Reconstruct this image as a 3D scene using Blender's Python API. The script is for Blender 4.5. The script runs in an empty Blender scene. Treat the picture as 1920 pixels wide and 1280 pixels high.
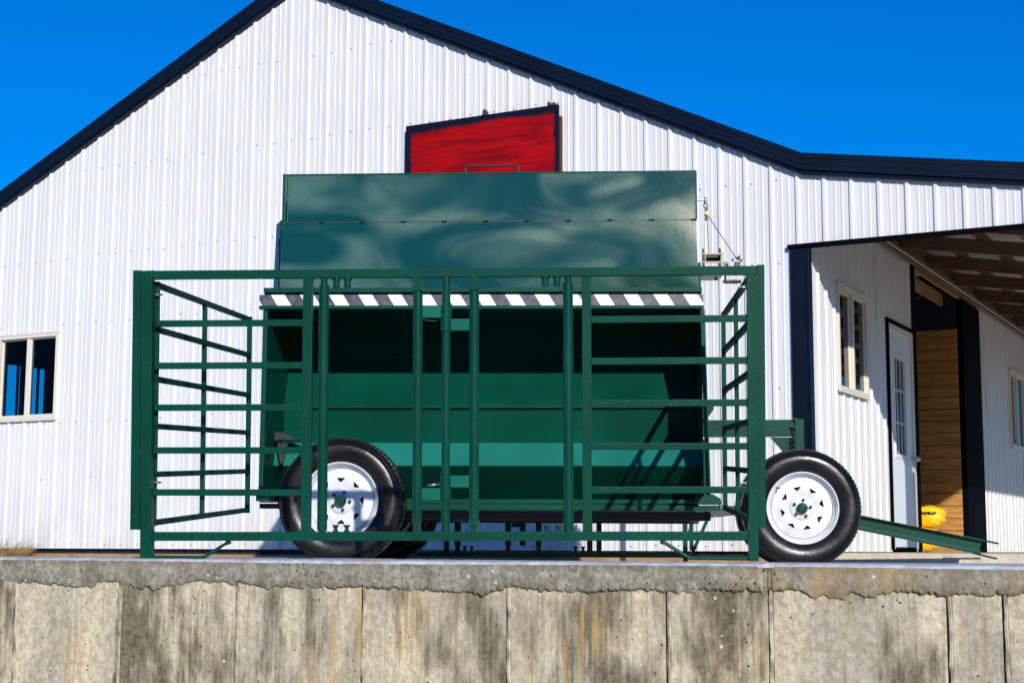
import bpy, bmesh, math, random
from mathutils import Vector, Matrix
random.seed(7)
R = math.radians
sc = bpy.context.scene
col = sc.collection

# ---------------------------------------------------------------- camera
CZ = .10
p = math.atan(390/2933.); a = .004
F = Vector((0, math.cos(p), math.sin(p))); R0 = Vector((1, 0, 0)); U0 = Vector((0, -math.sin(p), math.cos(p)))
U = math.cos(a)*U0 - math.sin(a)*R0; RR = math.cos(a)*R0 + math.sin(a)*U0
cam = bpy.data.cameras.new('camera'); co = bpy.data.objects.new('camera', cam); col.objects.link(co)
cam.sensor_width = 36; cam.lens = 36*2933/1920.; cam.clip_end = 3000; cam.clip_start = .05
M = Matrix((RR, U, -F)).transposed().to_4x4(); M.translation = Vector((0, 0, CZ)); co.matrix_world = M
sc.camera = co

# ---------------------------------------------------------------- light
SUN_AZ, SUN_EL = 12., 22.
sd = Vector((math.sin(R(SUN_AZ))*math.cos(R(SUN_EL)), -math.cos(R(SUN_AZ))*math.cos(R(SUN_EL)), math.sin(R(SUN_EL))))
sl = bpy.data.lights.new('sun', 'SUN'); sl.energy = 5.0; sl.angle = R(.5); sl.color = (1, .955, .885)
so = bpy.data.objects.new('sun', sl); col.objects.link(so); so.rotation_euler = sd.to_track_quat('Z', 'Y').to_euler()
w = bpy.data.worlds.new('World'); sc.world = w; w.use_nodes = True
nt = w.node_tree; nt.nodes.clear()
sky = nt.nodes.new('ShaderNodeTexSky'); sky.sky_type = 'NISHITA'; sky.sun_disc = False
sky.sun_elevation = R(SUN_EL); sky.sun_rotation = R(180-SUN_AZ); sky.air_density = 1.0; sky.dust_density = .3; sky.ozone_density = 7.0
hs = nt.nodes.new('ShaderNodeHueSaturation'); hs.inputs['Hue'].default_value = .512; hs.inputs['Saturation'].default_value = 1.75
bg = nt.nodes.new('ShaderNodeBackground'); bg.inputs['Strength'].default_value = .14
wo = nt.nodes.new('ShaderNodeOutputWorld')
nt.links.new(sky.outputs[0], hs.inputs['Color']); nt.links.new(hs.outputs[0], bg.inputs[0]); nt.links.new(bg.outputs[0], wo.inputs[0])
sc.view_settings.view_transform = 'Standard'; sc.view_settings.look = 'None'; sc.view_settings.gamma = 1
sc.view_settings.exposure = -0.04
sc.render.engine = 'CYCLES'

# ---------------------------------------------------------------- materials
def mat(name, color=(.5, .5, .5), rough=.5, metal=0., coat=0., spec=.5):
    m = bpy.data.materials.new(name); m.use_nodes = True
    b = m.node_tree.nodes['Principled BSDF']
    b.inputs['Base Color'].default_value = (*color, 1); b.inputs['Roughness'].default_value = rough
    b.inputs['Metallic'].default_value = metal; b.inputs['Coat Weight'].default_value = coat
    b.inputs['Coat Roughness'].default_value = .06; b.inputs['Specular IOR Level'].default_value = spec
    return m
class NB:
    def __init__(s, m): s.m = m; s.t = m.node_tree; s.b = s.t.nodes['Principled BSDF']; s._c = None
    def n(s, ty, **k):
        q = s.t.nodes.new(ty)
        for a_, v in k.items(): setattr(q, a_, v)
        return q
    def l(s, a_, b_): s.t.links.new(a_, b_)
    def coord(s, scale=(1, 1, 1), loc=(0, 0, 0)):
        if s._c is None: s._c = s.n('ShaderNodeTexCoord')
        mp = s.n('ShaderNodeMapping'); mp.inputs['Scale'].default_value = scale; mp.inputs['Location'].default_value = loc
        s.l(s._c.outputs['Object'], mp.inputs[0]); return mp.outputs[0]
    def noise(s, scale=1, vs=(1, 1, 1), det=4, rough=.5, loc=(0, 0, 0), dist=0):
        q = s.n('ShaderNodeTexNoise'); q.inputs['Scale'].default_value = scale; q.inputs['Detail'].default_value = det
        q.inputs['Roughness'].default_value = rough; q.inputs['Distortion'].default_value = dist
        s.l(s.coord(vs, loc), q.inputs['Vector']); return q.outputs['Fac']
    def voro(s, scale=1, vs=(1, 1, 1), loc=(0, 0, 0)):
        q = s.n('ShaderNodeTexVoronoi'); q.inputs['Scale'].default_value = scale
        s.l(s.coord(vs, loc), q.inputs['Vector']); return q
    def rng(s, v, a0, a1, b0=0, b1=1, sm=False):
        q = s.n('ShaderNodeMapRange'); s.l(v, q.inputs[0])
        if sm: q.interpolation_type = 'SMOOTHSTEP'
        for i, x in zip((1, 2, 3, 4), (a0, a1, b0, b1)): q.inputs[i].default_value = x
        return q.outputs[0]
    def math(s, op, a_, b_=None):
        q = s.n('ShaderNodeMath', operation=op)
        for i, x in enumerate((a_, b_)):
            if x is None: continue
            if isinstance(x, (int, float)): q.inputs[i].default_value = x
            else: s.l(x, q.inputs[i])
        return q.outputs[0]
    def mix(s, f, a_, b_, mode='MIX'):
        q = s.n('ShaderNodeMix', data_type='RGBA', blend_type=mode)
        for i, x in ((0, f), (6, a_), (7, b_)):
            if isinstance(x, (int, float)): q.inputs[i].default_value = x
            elif isinstance(x, tuple): q.inputs[i].default_value = (*x, 1)
            else: s.l(x, q.inputs[i])
        return q.outputs[2]
    def ramp(s, v, stops, interp='LINEAR'):
        q = s.n('ShaderNodeValToRGB'); q.color_ramp.interpolation = interp
        e = q.color_ramp.elements
        while len(e) < len(stops): e.new(.5)
        for i, (x, c) in enumerate(stops):
            e[i].position = x; e[i].color = (*c, 1) if len(c) == 3 else c
        s.l(v, q.inputs[0]); return q.outputs[0]
    def col(s, c): s.l(c, s.b.inputs['Base Color'])
    def bump(s, h, d=.01, st=1., prev=None):
        q = s.n('ShaderNodeBump'); q.inputs['Distance'].default_value = d; q.inputs['Strength'].default_value = st
        s.l(h, q.inputs['Height'])
        if prev is not None: s.l(prev, q.inputs['Normal'])
        return q.outputs[0]
    def nrm(s, b): s.l(b, s.b.inputs['Normal']); s.l(b, s.b.inputs['Coat Normal']) if 0 else None

GRN = (.001, .047, .030)
def green(name, c=GRN, rough=.32, speck=True, wav=.0):
    m = mat(name, c, rough, 0, .14, .14); k = NB(m)
    n = k.noise(2.2, det=5); c2 = k.mix(k.rng(n, .3, .7), tuple(x*.8 for x in c), tuple(min(1, x*1.2) for x in c))
    if speck:
        v = k.voro(70); d = k.rng(v.outputs['Distance'], .10, .06, 0, 1)
        g = k.rng(k.noise(9, det=2), .55, .6)
        c2 = k.mix(k.math('MULTIPLY', k.math('MULTIPLY', d, g), .7), c2, (.45, .62, .55))
    k.col(c2)
    b = k.bump(k.noise(60, det=2), .0006)
    if wav: b = k.bump(k.noise(1.6, vs=(1, 1, 1.3), det=1.5), wav, 1, b)
    k.nrm(b); k.l(b, k.b.inputs['Coat Normal'])
    return m
M_green = green('green_paint')
M_sheet = green('green_sheet', (.001, .048, .030), speck=False, wav=.010)
M_sheet.node_tree.nodes['Principled BSDF'].inputs['Coat Weight'].default_value = .0; M_sheet.node_tree.nodes['Principled BSDF'].inputs['Specular IOR Level'].default_value = .08
M_lip = green('green_gloss_lip', (.012, .15, .115), rough=.15, speck=False, wav=.012)  # paler base carries the lip's sky reflection in its colour
M_lip.node_tree.nodes['Principled BSDF'].inputs['IOR'].default_value = 2.1
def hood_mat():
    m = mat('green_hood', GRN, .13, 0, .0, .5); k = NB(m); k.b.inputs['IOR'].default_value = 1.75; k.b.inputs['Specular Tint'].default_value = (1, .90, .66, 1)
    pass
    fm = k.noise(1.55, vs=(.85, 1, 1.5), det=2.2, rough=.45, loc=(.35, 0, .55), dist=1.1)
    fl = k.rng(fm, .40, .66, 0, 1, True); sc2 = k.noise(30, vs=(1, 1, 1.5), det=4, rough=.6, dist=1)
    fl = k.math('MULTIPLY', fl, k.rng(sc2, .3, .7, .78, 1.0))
    k.col(k.mix(fl, (.002, .036, .026), (.055, .122, .094)))  # pale cloudy patches paint the sky reflections into the base colour
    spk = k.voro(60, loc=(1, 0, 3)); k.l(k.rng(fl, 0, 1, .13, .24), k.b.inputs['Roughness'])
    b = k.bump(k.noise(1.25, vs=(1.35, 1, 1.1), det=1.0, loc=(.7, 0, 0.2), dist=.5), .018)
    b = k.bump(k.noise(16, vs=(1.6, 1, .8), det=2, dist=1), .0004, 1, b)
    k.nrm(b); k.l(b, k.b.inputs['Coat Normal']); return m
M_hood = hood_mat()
M_greenplain = green('green_plain', speck=False)  # same base green as the rails, without the pale specks
M_hopsky = mat('hopper_side_sky_tint', (.004, .03, .075), .3, 0, .5)  # blue sky reflection put into the colour of this shaded side
M_black = mat('black_frame_paint', (.006, .009, .008), .45)
M_hinge = mat('hinge_steel', (.03, .05, .045), .35, .6)
M_bolt = mat('galvanised_steel', (.55, .55, .53), .3, 1)
M_cable = mat('steel_cable', (.05, .05, .05), .5, .6)
M_zinc = mat('zinc_plate', (.20, .155, .09), .45, .5)
M_brass = mat('brass_yellow', (.35, .2, .03), .4, .7)
M_handle = mat('black_rubber_grip', (.01, .01, .012), .4)

def tyre_mat():
    m = mat('tyre_rubber', (.012, .012, .014), .38, spec=.4); k = NB(m)
    n = k.noise(5, det=6, rough=.6)
    k.col(k.mix(k.rng(n, .35, .7), (.004, .004, .005), (.012, .012, .012)))
    k.l(k.rng(n, .3, .7, .20, .42), k.b.inputs['Roughness'])
    k.nrm(k.bump(k.noise(40, det=3), .001)); return m
M_tyre = tyre_mat()
M_rim = mat('white_rim_paint', (.62, .63, .66), .3, 0, .4)
_k = NB(M_rim); _k.col(_k.mix(_k.rng(_k.noise(9, det=7, rough=.7), .5, .75, 0, .45), (.62, .63, .66), (.34, .29, .23)))
M_hubshade = mat('wheel_inner_black', (.004, .004, .004), .7)

def siding_mat(name, dirt=0.):
    m = mat(name, (.80, .81, .83), .38, 0, .15); k = NB(m)
    n = k.noise(1.3, vs=(1, 1, .6), det=5); c = k.mix(k.rng(n, .3, .7), (.635, .635, .625), (.70, .70, .69))
    st = k.math('MULTIPLY', k.rng(k.noise(6, vs=(3, 3, .12), det=5), .5, .75), .5 if dirt else .10)
    c = k.mix(st, c, (.30, .24, .16))
    # faint splash dirt low on the sheets and a few rust flecks
    v = k.voro(2.6, vs=(1, 1, .45)); r = k.rng(v.outputs['Distance'], .035, .015)
    c = k.mix(k.math('MULTIPLY', r, .5), c, (.55, .33, .12))
    sz = k.n('ShaderNodeSeparateXYZ'); k.l(k._c.outputs['Object'], sz.inputs[0])
    low = k.math('MULTIPLY', k.rng(sz.outputs[2], .75, .08), k.rng(k.noise(4, vs=(1, 1, .6), det=7, rough=.65), .42, .68))
    c = k.mix(k.math('MULTIPLY', low, .5), c, (.42, .36, .27))
    k.col(c)
    b = k.bump(k.noise(2.2, vs=(1, 1, .35), det=3), .006)
    k.nrm(b); return m
M_side = siding_mat('white_ribbed_siding'); M_sided = siding_mat('white_siding_weathered', 1)
def navy():
    m = mat('navy_trim_paint', (.004, .012, .045), .45, 0, .0, .25); k = NB(m)
    n = k.noise(3, det=5); k.col(k.mix(k.rng(n, .3, .7), (.001, .0035, .011), (.002, .007, .021))); return m
M_navy = navy()
M_navyblack = mat('black_trim_paint', (.0015, .002, .004), .8, spec=.04)
def wood(name, c1, c2, planks=False, axis=(1, 1, 1), rough=.6):
    m = mat(name, c1, rough); k = NB(m)
    n = k.noise(2.5, vs=axis, det=6, rough=.6, dist=.8)
    c = k.mix(k.rng(n, .35, .65), c1, c2)
    fine = k.noise(9, vs=axis, det=5); c = k.mix(k.rng(fine, .45, .7, 0, .5), c, tuple(x*.35 for x in c1))
    if planks:
        w1 = k.n('ShaderNodeTexWave', wave_type='BANDS', bands_direction='Z', wave_profile='SAW')
        k.l(k.coord((1, 1, 1)), w1.inputs[0]); w1.inputs['Scale'].default_value = 1/(2*.138*math.pi)*3.14159*1.0/1.0
        w1.inputs['Scale'].default_value = .36
        v = k.voro(2.3, vs=(1, 1, 2.2)); kn = k.rng(v.outputs['Distance'], .10, .04)
        c = k.mix(k.math('MULTIPLY', kn, .8), c, (.04, .015, .004))
    k.col(c); k.nrm(k.bump(fine, .002)); return m
M_wood = wood('baseboard_wood', (.30, .15, .05), (.45, .26, .11), axis=(.6, 1, 8))
M_plank = wood('pine_planks', (.36, .155, .033), (.56, .29, .075), True, axis=(.9, 1, 7))
M_raft = wood('rafter_wood', (.085, .036, .016), (.15, .068, .032), axis=(.5, 4, 6))
M_white = mat('white_window_vinyl', (.68, .62, .51), .4)
M_door = mat('white_door_paint', (.72, .73, .75), .35)
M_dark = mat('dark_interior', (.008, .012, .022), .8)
def glassm(name, tr=.0):
    m = mat(name, (.004, .006, .010), .03, spec=.5); k = NB(m)
    if tr:
        g = k.n('ShaderNodeBsdfTransparent'); g.inputs[0].default_value = (.55, .7, .8, 1)
        mx = k.n('ShaderNodeMixShader'); mx.inputs[0].default_value = 1-tr
        out = k.t.nodes['Material Output']
        k.l(g.outputs[0], mx.inputs[1]); k.l(k.b.outputs[0], mx.inputs[2]); k.l(mx.outputs[0], out.inputs[0])
    k.nrm(k.bump(k.noise(1.3, det=1), .012)); return m
M_glass = glassm('dark_window_glass'); M_glasst = glassm('clear_window_glass', .88)
M_roofm = mat('navy_roof_sheet', (.005, .013, .045), .4)
M_zincroof = mat('galvalume_underside', (.36, .36, .35), .5, .2)

def board_mat():
    m = mat('red_board_paint', (.5, .0, .01), .6, spec=.15); k = NB(m)
    n = k.noise(3.2, vs=(.7, 1, 5), det=5, rough=.55, dist=.5)
    red = k.mix(k.rng(n, .35, .68), (.17, .0, .002), (.42, .001, .003))
    # navy painted border with a soft brushed edge: distance to the edges in object space
    c = k.n('ShaderNodeSeparateXYZ'); k.l(k._c.outputs['Object'], c.inputs[0])
    wob = k.rng(k.noise(7, det=4), 0, 1, -.03, .03)
    x = k.math('ADD', c.outputs[0], wob); z = k.math('ADD', c.outputs[2], wob)
    l = k.rng(x, -1.065, -1.03, 1, 0); r = k.rng(x, .455, .485, 0, 1)
    t = k.rng(k.math('SUBTRACT', z, k.math('MULTIPLY', k.math('ABSOLUTE', k.math('ADD', x, .1)), -.035)), 4.02, 4.06, 0, 1)
    bt = k.rng(z, 3.16, 3.20, 1, 0)
    f = k.math('MAXIMUM', k.math('MAXIMUM', l, r), k.math('MAXIMUM', t, bt))
    k.col(k.mix(f, red, (.004, .005, .018))); k.nrm(k.bump(n, .004)); return m
M_board = board_mat()
M_rust = mat('rusty_bracket', (.10, .045, .02), .7, .3)

def conc_wall():
    m = mat('stained_cast_concrete', (.4, .38, .33), .85, spec=.2); k = NB(m)
    c = k.coord(); sp = k.n('ShaderNodeSeparateXYZ'); k.l(k._c.outputs['Object'], sp.inputs[0])
    X, Z = sp.outputs[0], sp.outputs[2]
    wx = k.math('ADD', X, k.rng(k.noise(5, vs=(1, 1, .8), det=5), .3, .7, -.03, .03))
    # R = how grey-brown the weathering is, G = how yellow the lime streaks are
    pts = [(-3.6, .9, .1), (-3.20, .9, .1), (-3.19, .10, .35), (-2.47, .10, .38), (-2.42, .80, .2), (-2.1, .78, .2), (-1.66, .55, .1), (-1.61, .5, .45), (-.87, .45, .55), (-.82, .08, .3), (-.69, .1, .4),
           (-.66, .85, .35), (-.40, .55, .6), (-.06, .6, .45), (0.0, .35, .6), (.10, .5, .6), (.45, .75, .55), (.78, .68, .1), (.80, .12, .4), (.90, .8, .25), (1.26, .85, .25), (1.28, .10, .15), (1.48, .06, .25), (1.52, .1, .95), (1.72, .12, .8), (1.80, .55, .2), (2.0, .6, .1), (2.06, .18, .1), (2.2, .15, .1), (2.28, .35, .2), (2.4, .2, .1), (3.4, .5, .2)]
    xs = [q[0] for q in pts]; x0, x1 = xs[0], xs[-1]
    rp = k.ramp(k.rng(wx, x0, x1), [((q[0]-x0)/(x1-x0), (q[1], q[2], 0)) for q in pts])
    sc_ = k.n('ShaderNodeSeparateColor'); k.l(rp, sc_.inputs[0]); dk, yl = sc_.outputs[0], sc_.outputs[1]
    big = k.noise(2.2, vs=(1.5, 1, .6), det=9, rough=.62, dist=.4)
    fine = k.noise(16, vs=(1, 1, 1), det=8, rough=.7)
    stv = k.noise(9, vs=(2.2, 1, .10), det=4, rough=.55, dist=.25)
    f2 = k.noise(38, det=6, rough=.7); st2 = k.noise(26, vs=(2.0, 1, .05), det=5, rough=.6, dist=.2)
    light = k.mix(k.rng(f2, .40, .60), (.50, .405, .255), (.72, .635, .475))
    greyl = k.mix(k.rng(f2, .40, .62), (.34, .295, .215), (.52, .475, .38))
    darkc = k.mix(k.rng(f2, .38, .62), (.080, .063, .036), (.21, .172, .108))
    base = k.mix(k.rng(big, .42, .58), light, greyl)
    base = k.mix(k.math('MULTIPLY', k.rng(st2, .52, .70), .35), base, (.27, .23, .165))
    mk = k.math('ADD', dk, k.math('MULTIPLY', k.math('SUBTRACT', big, .5), 2.6))
    mk = k.math('ADD', mk, k.math('MULTIPLY', k.math('SUBTRACT', k.math('ADD', k.math('MULTIPLY', st2, .5), k.math('MULTIPLY', f2, .5)), .5), 1.5))
    mk = k.math('ADD', mk, k.math('MULTIPLY', k.math('SUBTRACT', k.noise(7, vs=(1.3, 1, .5), det=9, rough=.74, loc=(4, 4, 4)), .5), 1.8))
    c1 = k.mix(k.rng(mk, .50, .98, 0, .92), base, darkc)
    # yellow lime runs
    run = k.noise(13, vs=(3.0, 1, .07), det=2, rough=.5, loc=(3, 0, 0), dist=.55)
    rr = k.math('MULTIPLY', k.rng(run, .585, .61, 0, 1), k.rng(yl, .0, .7, .25, 1))
    rr = k.math('MULTIPLY', rr, k.rng(k.noise(2.3, vs=(1, 1, .7), det=3, loc=(7, 1, 0)), .47, .60, .0, 1))
    c1 = k.mix(k.math('MULTIPLY', rr, .8), c1, (.50, .31, .10))
    wash = k.math('MULTIPLY', k.rng(k.noise(3, vs=(1.5, 1, .4), det=5, loc=(1, 0, 4)), .45, .65), k.rng(yl, .5, 1, 0, .8))
    c1 = k.mix(wash, c1, (.50, .34, .12))
    # orange rust blooms, pale chips, bug holes
    o = k.voro(3.1, loc=(2, 0, 1)); ob = k.math('MULTIPLY', k.rng(o.outputs['Distance'], .10, .03), k.rng(fine, .45, .6))
    c1 = k.mix(ob, c1, (.35, .14, .03))
    v = k.voro(17, loc=(.3, 0, .1)); ch = k.math('MULTIPLY', k.rng(k.math('ADD', v.outputs['Distance'], k.rng(f2, .3, .7, -.06, .06)), .17, .11), k.rng(k.noise(6, loc=(9, 0, 0)), .58, .62))
    c1 = k.mix(ch, c1, (.62, .58, .48))
    v2 = k.voro(24, loc=(5, 0, 2)); bh = k.math('MULTIPLY', k.rng(v2.outputs['Distance'], .13, .08), k.rng(k.noise(4, loc=(2, 5, 0)), .52, .56))
    c1 = k.mix(bh, c1, (.03, .025, .018))
    k.col(c1)
    b = k.bump(fine, .006, .8); b = k.bump(k.noise(70, det=4), .002, .8, b); b = k.bump(k.math('SUBTRACT', 1, bh), .006, 1, b); b = k.bump(stv, .004, 1, b)
    k.nrm(b); return m
M_wall = conc_wall()
M_fin = mat('pale_seam_mortar', (.56, .48, .36), .9); _k = NB(M_fin); _k.col(_k.mix(_k.rng(_k.noise(12, det=6), .4, .6), (.26, .21, .14), (.52, .46, .35))); _k.nrm(_k.bump(_k.noise(40, det=4), .004))
def conc_cap():
    m = mat('grey_cap_concrete', (.36, .35, .32), .85, spec=.2); k = NB(m)
    sp = k.n('ShaderNodeSeparateXYZ'); k.coord(); k.l(k._c.outputs['Object'], sp.inputs[0])
    fine = k.noise(32, det=8, rough=.74); big = k.noise(2.4, det=8, rough=.6, dist=.5)
    c = k.mix(k.rng(fine, .35, .65), (.15, .135, .10), (.47, .44, .375))
    c = k.mix(k.rng(k.noise(7, vs=(1, 1, .8), det=8, rough=.7, loc=(3, 3, 3)), .46, .60, 0, .65), c, (.14, .12, .085))
    szc = sp.outputs[2]; c = k.mix(k.math('MULTIPLY', k.rng(szc, -.005, .025), .35), c, (.10, .085, .055))
    yl = k.ramp(k.rng(k.math('ADD', sp.outputs[0], k.rng(big, .3, .7, -.1, .1)), -3.5, 3), [(0, (.1,)*3), (.70, (.1,)*3), (.765, (.75,)*3), (.82, (.75,)*3), (.85, (.2,)*3), (.9, (.4,)*3), (1, (.2,)*3)])
    c = k.mix(k.math('MULTIPLY', yl, k.rng(k.noise(5, vs=(1.5, 1, .5), det=6), .35, .65)), c, (.40, .27, .11))
    v2 = k.voro(26, loc=(1, 0, 2)); bh = k.math('MULTIPLY', k.rng(v2.outputs['Distance'], .16, .09), k.rng(k.noise(3, loc=(2, 5, 0)), .48, .55))
    c = k.mix(bh, c, (.02, .018, .014))
    v = k.voro(12, loc=(.3, 0, 4)); ch = k.math('MULTIPLY', k.rng(v.outputs['Distance'], .12, .07), k.rng(k.noise(6, loc=(9, 0, 0)), .5, .56))
    c = k.mix(ch, c, (.62, .6, .55))
    k.col(c); b = k.bump(fine, .006, .9); b = k.bump(k.math('SUBTRACT', 1, bh), .006, 1, b); b = k.bump(big, .012, 1, b); k.nrm(b); return m
M_cap = conc_cap()
def conc_top():
    m = mat('weathered_slab_sky_tint', (.4, .4, .38), .85, spec=.2); k = NB(m)
    fine = k.noise(18, det=8, rough=.7)
    c = k.mix(k.rng(fine, .35, .65), (.36, .38, .40), (.58, .60, .62))  # bluish sky light painted into the colour of slab and cap top
    c = k.mix(k.rng(k.noise(3, det=6), .55, .7, 0, .6), c, (.30, .20, .11)); k.col(c); k.nrm(k.bump(fine, .006)); return m
M_top = conc_top()
def apron():
    m = mat('sandy_apron_concrete', (.5, .45, .36), .9, spec=.2); k = NB(m)
    fine = k.noise(14, det=8, rough=.7)
    c = k.mix(k.rng(fine, .35, .65), (.50, .43, .32), (.66, .58, .45))
    v = k.voro(1.6); c = k.mix(k.math('MULTIPLY', k.rng(v.outputs['Distance'], .16, .05), .6), c, (.16, .12, .08)); k.col(c); k.nrm(k.bump(fine, .008)); return m
M_apron = apron()
def yard():
    m = mat('yard_gravel', (.2, .18, .15), .95); k = NB(m)
    c = k.mix(k.rng(k.noise(.3, det=8), .4, .6), (.10, .13, .05), (.26, .23, .17)); k.col(c); return m
M_yard = yard()
M_bag = mat('yellow_plastic_bag', (.95, .56, .01), .35); M_ink = mat('black_print', (.01, .01, .01), .5)
M_stw = mat('white_reflective_tape', (.85, .85, .84), .35); 
def stripe_mat():
    m = mat('black_white_warning_stripes', (.8, .8, .8), .3, 0, .3); k = NB(m)
    sp = k.n('ShaderNodeSeparateXYZ'); k.coord(); k.l(k._c.outputs['Object'], sp.inputs[0])
    u = k.math('ADD', sp.outputs[0], k.math('MULTIPLY', sp.outputs[2], .62))
    fr = k.math('FRACT', k.math('ADD', k.math('DIVIDE', u, .1705), .57+40))
    f = k.rng(fr, .475, .485)
    k.col(k.mix(f, (.80, .80, .80), k.mix(k.rng(k.noise(30, det=4), .4, .7), (.055, .05, .052), (.12, .11, .115)))); return m
M_stripe = stripe_mat()
def grassm(name, a_, b_):
    m = mat(name, a_, .6); k = NB(m); k.col(k.mix(k.rng(k.noise(14, det=2), .4, .6), a_, b_)); return m
M_grassd = grassm('dry_grass', (.42, .24, .07), (.55, .38, .16)); M_grassg = grassm('green_grass', (.03, .07, .015), (.08, .15, .03))

# ---------------------------------------------------------------- mesh helpers
def link(name, bm, m, parent=None, smooth=False, mats=None):
    me = bpy.data.meshes.new(name); bmesh.ops.recalc_face_normals(bm, faces=bm.faces); bm.to_mesh(me); bm.free()
    for q in (mats or [m]): me.materials.append(q)
    if smooth:
        for f_ in me.polygons: f_.use_smooth = True
        try: me.set_sharp_from_angle(angle=R(40))
        except Exception: pass
    o = bpy.data.objects.new(name, me); col.objects.link(o)
    if parent: o.parent = parent
    return o
def thing(name, label, cat, loc=(0, 0, 0), rot=(0, 0, 0), group=None, parent=None):
    o = bpy.data.objects.new(name, None); col.objects.link(o); o.location = loc; o.rotation_euler = rot
    o.empty_display_size = .2; tag(o, label, cat, group); return o
def tag(o, label, cat, group=None):
    o['label'] = label; o['category'] = cat
    if group: o['group'] = group
    return o
def merge(bm, b2, mi=0):
    me = bpy.data.meshes.new('t'); 
    for f_ in b2.faces: f_.material_index = mi
    b2.to_mesh(me); b2.free(); bm.from_mesh(me); bpy.data.meshes.remove(me)
def box(bm, x0, x1, y0, y1, z0, z1, bev=0, mi=0):
    b = bmesh.new(); vs = [b.verts.new((x, y, z)) for x in (x0, x1) for y in (y0, y1) for z in (z0, z1)]
    for q in ((0, 1, 3, 2), (4, 6, 7, 5), (0, 4, 5, 1), (2, 3, 7, 6), (0, 2, 6, 4), (1, 5, 7, 3)): b.faces.new([vs[i] for i in q])
    bmesh.ops.recalc_face_normals(b, faces=b.faces)
    if bev: bmesh.ops.bevel(b, geom=list(b.edges), offset=bev, segments=2, affect='EDGES', profile=.6)
    merge(bm, b, mi); return bm
def orient(p0, p1):
    p0, p1 = Vector(p0), Vector(p1); d = p1-p0
    return p0, d.length, d.to_track_quat('Z', 'Y').to_matrix().to_4x4()
def beam(bm, p0, p1, wd, ht, bev=.003, up=(0, 0, 1), mi=0):
    "rectangular bar between two points: wd sideways, ht along up"
    p0, p1 = Vector(p0), Vector(p1); d = (p1-p0); L = d.length; d.normalize(); upv = Vector(up)
    s = d.cross(upv)
    if s.length < 1e-4: s = Vector((1, 0, 0))
    s.normalize(); u = s.cross(d).normalized()
    b = bmesh.new(); box(b, -wd/2, wd/2, 0, L, -ht/2, ht/2, bev)
    mtx = Matrix((s, d, u)).transposed().to_4x4(); mtx.translation = p0
    b.transform(mtx); merge(bm, b, mi); return bm
def tube(bm, p0, p1, r, seg=16, mi=0, r2=None):
    p0, L, q = orient(p0, p1); b = bmesh.new()
    bmesh.ops.create_cone(b, cap_ends=True, segments=seg, radius1=r, radius2=r if r2 is None else r2, depth=L)
    b.transform(Matrix.Translation(p0) @ q @ Matrix.Translation((0, 0, L/2))); merge(bm, b, mi); return bm
def path(bm, pts, r, seg=10):
    for i in range(len(pts)-1): tube(bm, pts[i], pts[i+1], r, seg)
    for q in pts[1:-1]:
        b = bmesh.new(); bmesh.ops.create_uvsphere(b, u_segments=seg, v_segments=6, radius=r*1.01); b.transform(Matrix.Translation(q)); merge(bm, b)
    return bm
def poly(bm, pts, th, axis=1, mi=0):
    "prism: 2-D outline pts in the plane across axis, thickness th=(a,b)"
    def V(q, t):
        q = list(q); q.insert(axis, t); return q
    b = bmesh.new()
    A = [b.verts.new(V(q, th[0])) for q in pts]; Bv = [b.verts.new(V(q, th[1])) for q in pts]; n = len(pts)
    b.faces.new(A); b.faces.new(Bv[::-1])
    for i in range(n): b.faces.new((A[i], Bv[i], Bv[(i+1) % n], A[(i+1) % n]))
    merge(bm, b, mi); return bm
def lathe(bm, prof, seg=64, mi=0, closed=False):
    "profile (r, y) turned about the local Y axis"
    b = bmesh.new(); rings = []
    for r_, y in prof:
        rings.append([b.verts.new((r_*math.cos(2*math.pi*i/seg), y, r_*math.sin(2*math.pi*i/seg))) for i in range(seg)])
    n = len(rings)
    for j in range(n if closed else n-1):
        a_, c = rings[j], rings[(j+1) % n]
        for i in range(seg): b.faces.new((a_[i], a_[(i+1) % seg], c[(i+1) % seg], c[i]))
    merge(bm, b, mi); return bm
nb = bmesh.new

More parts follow.
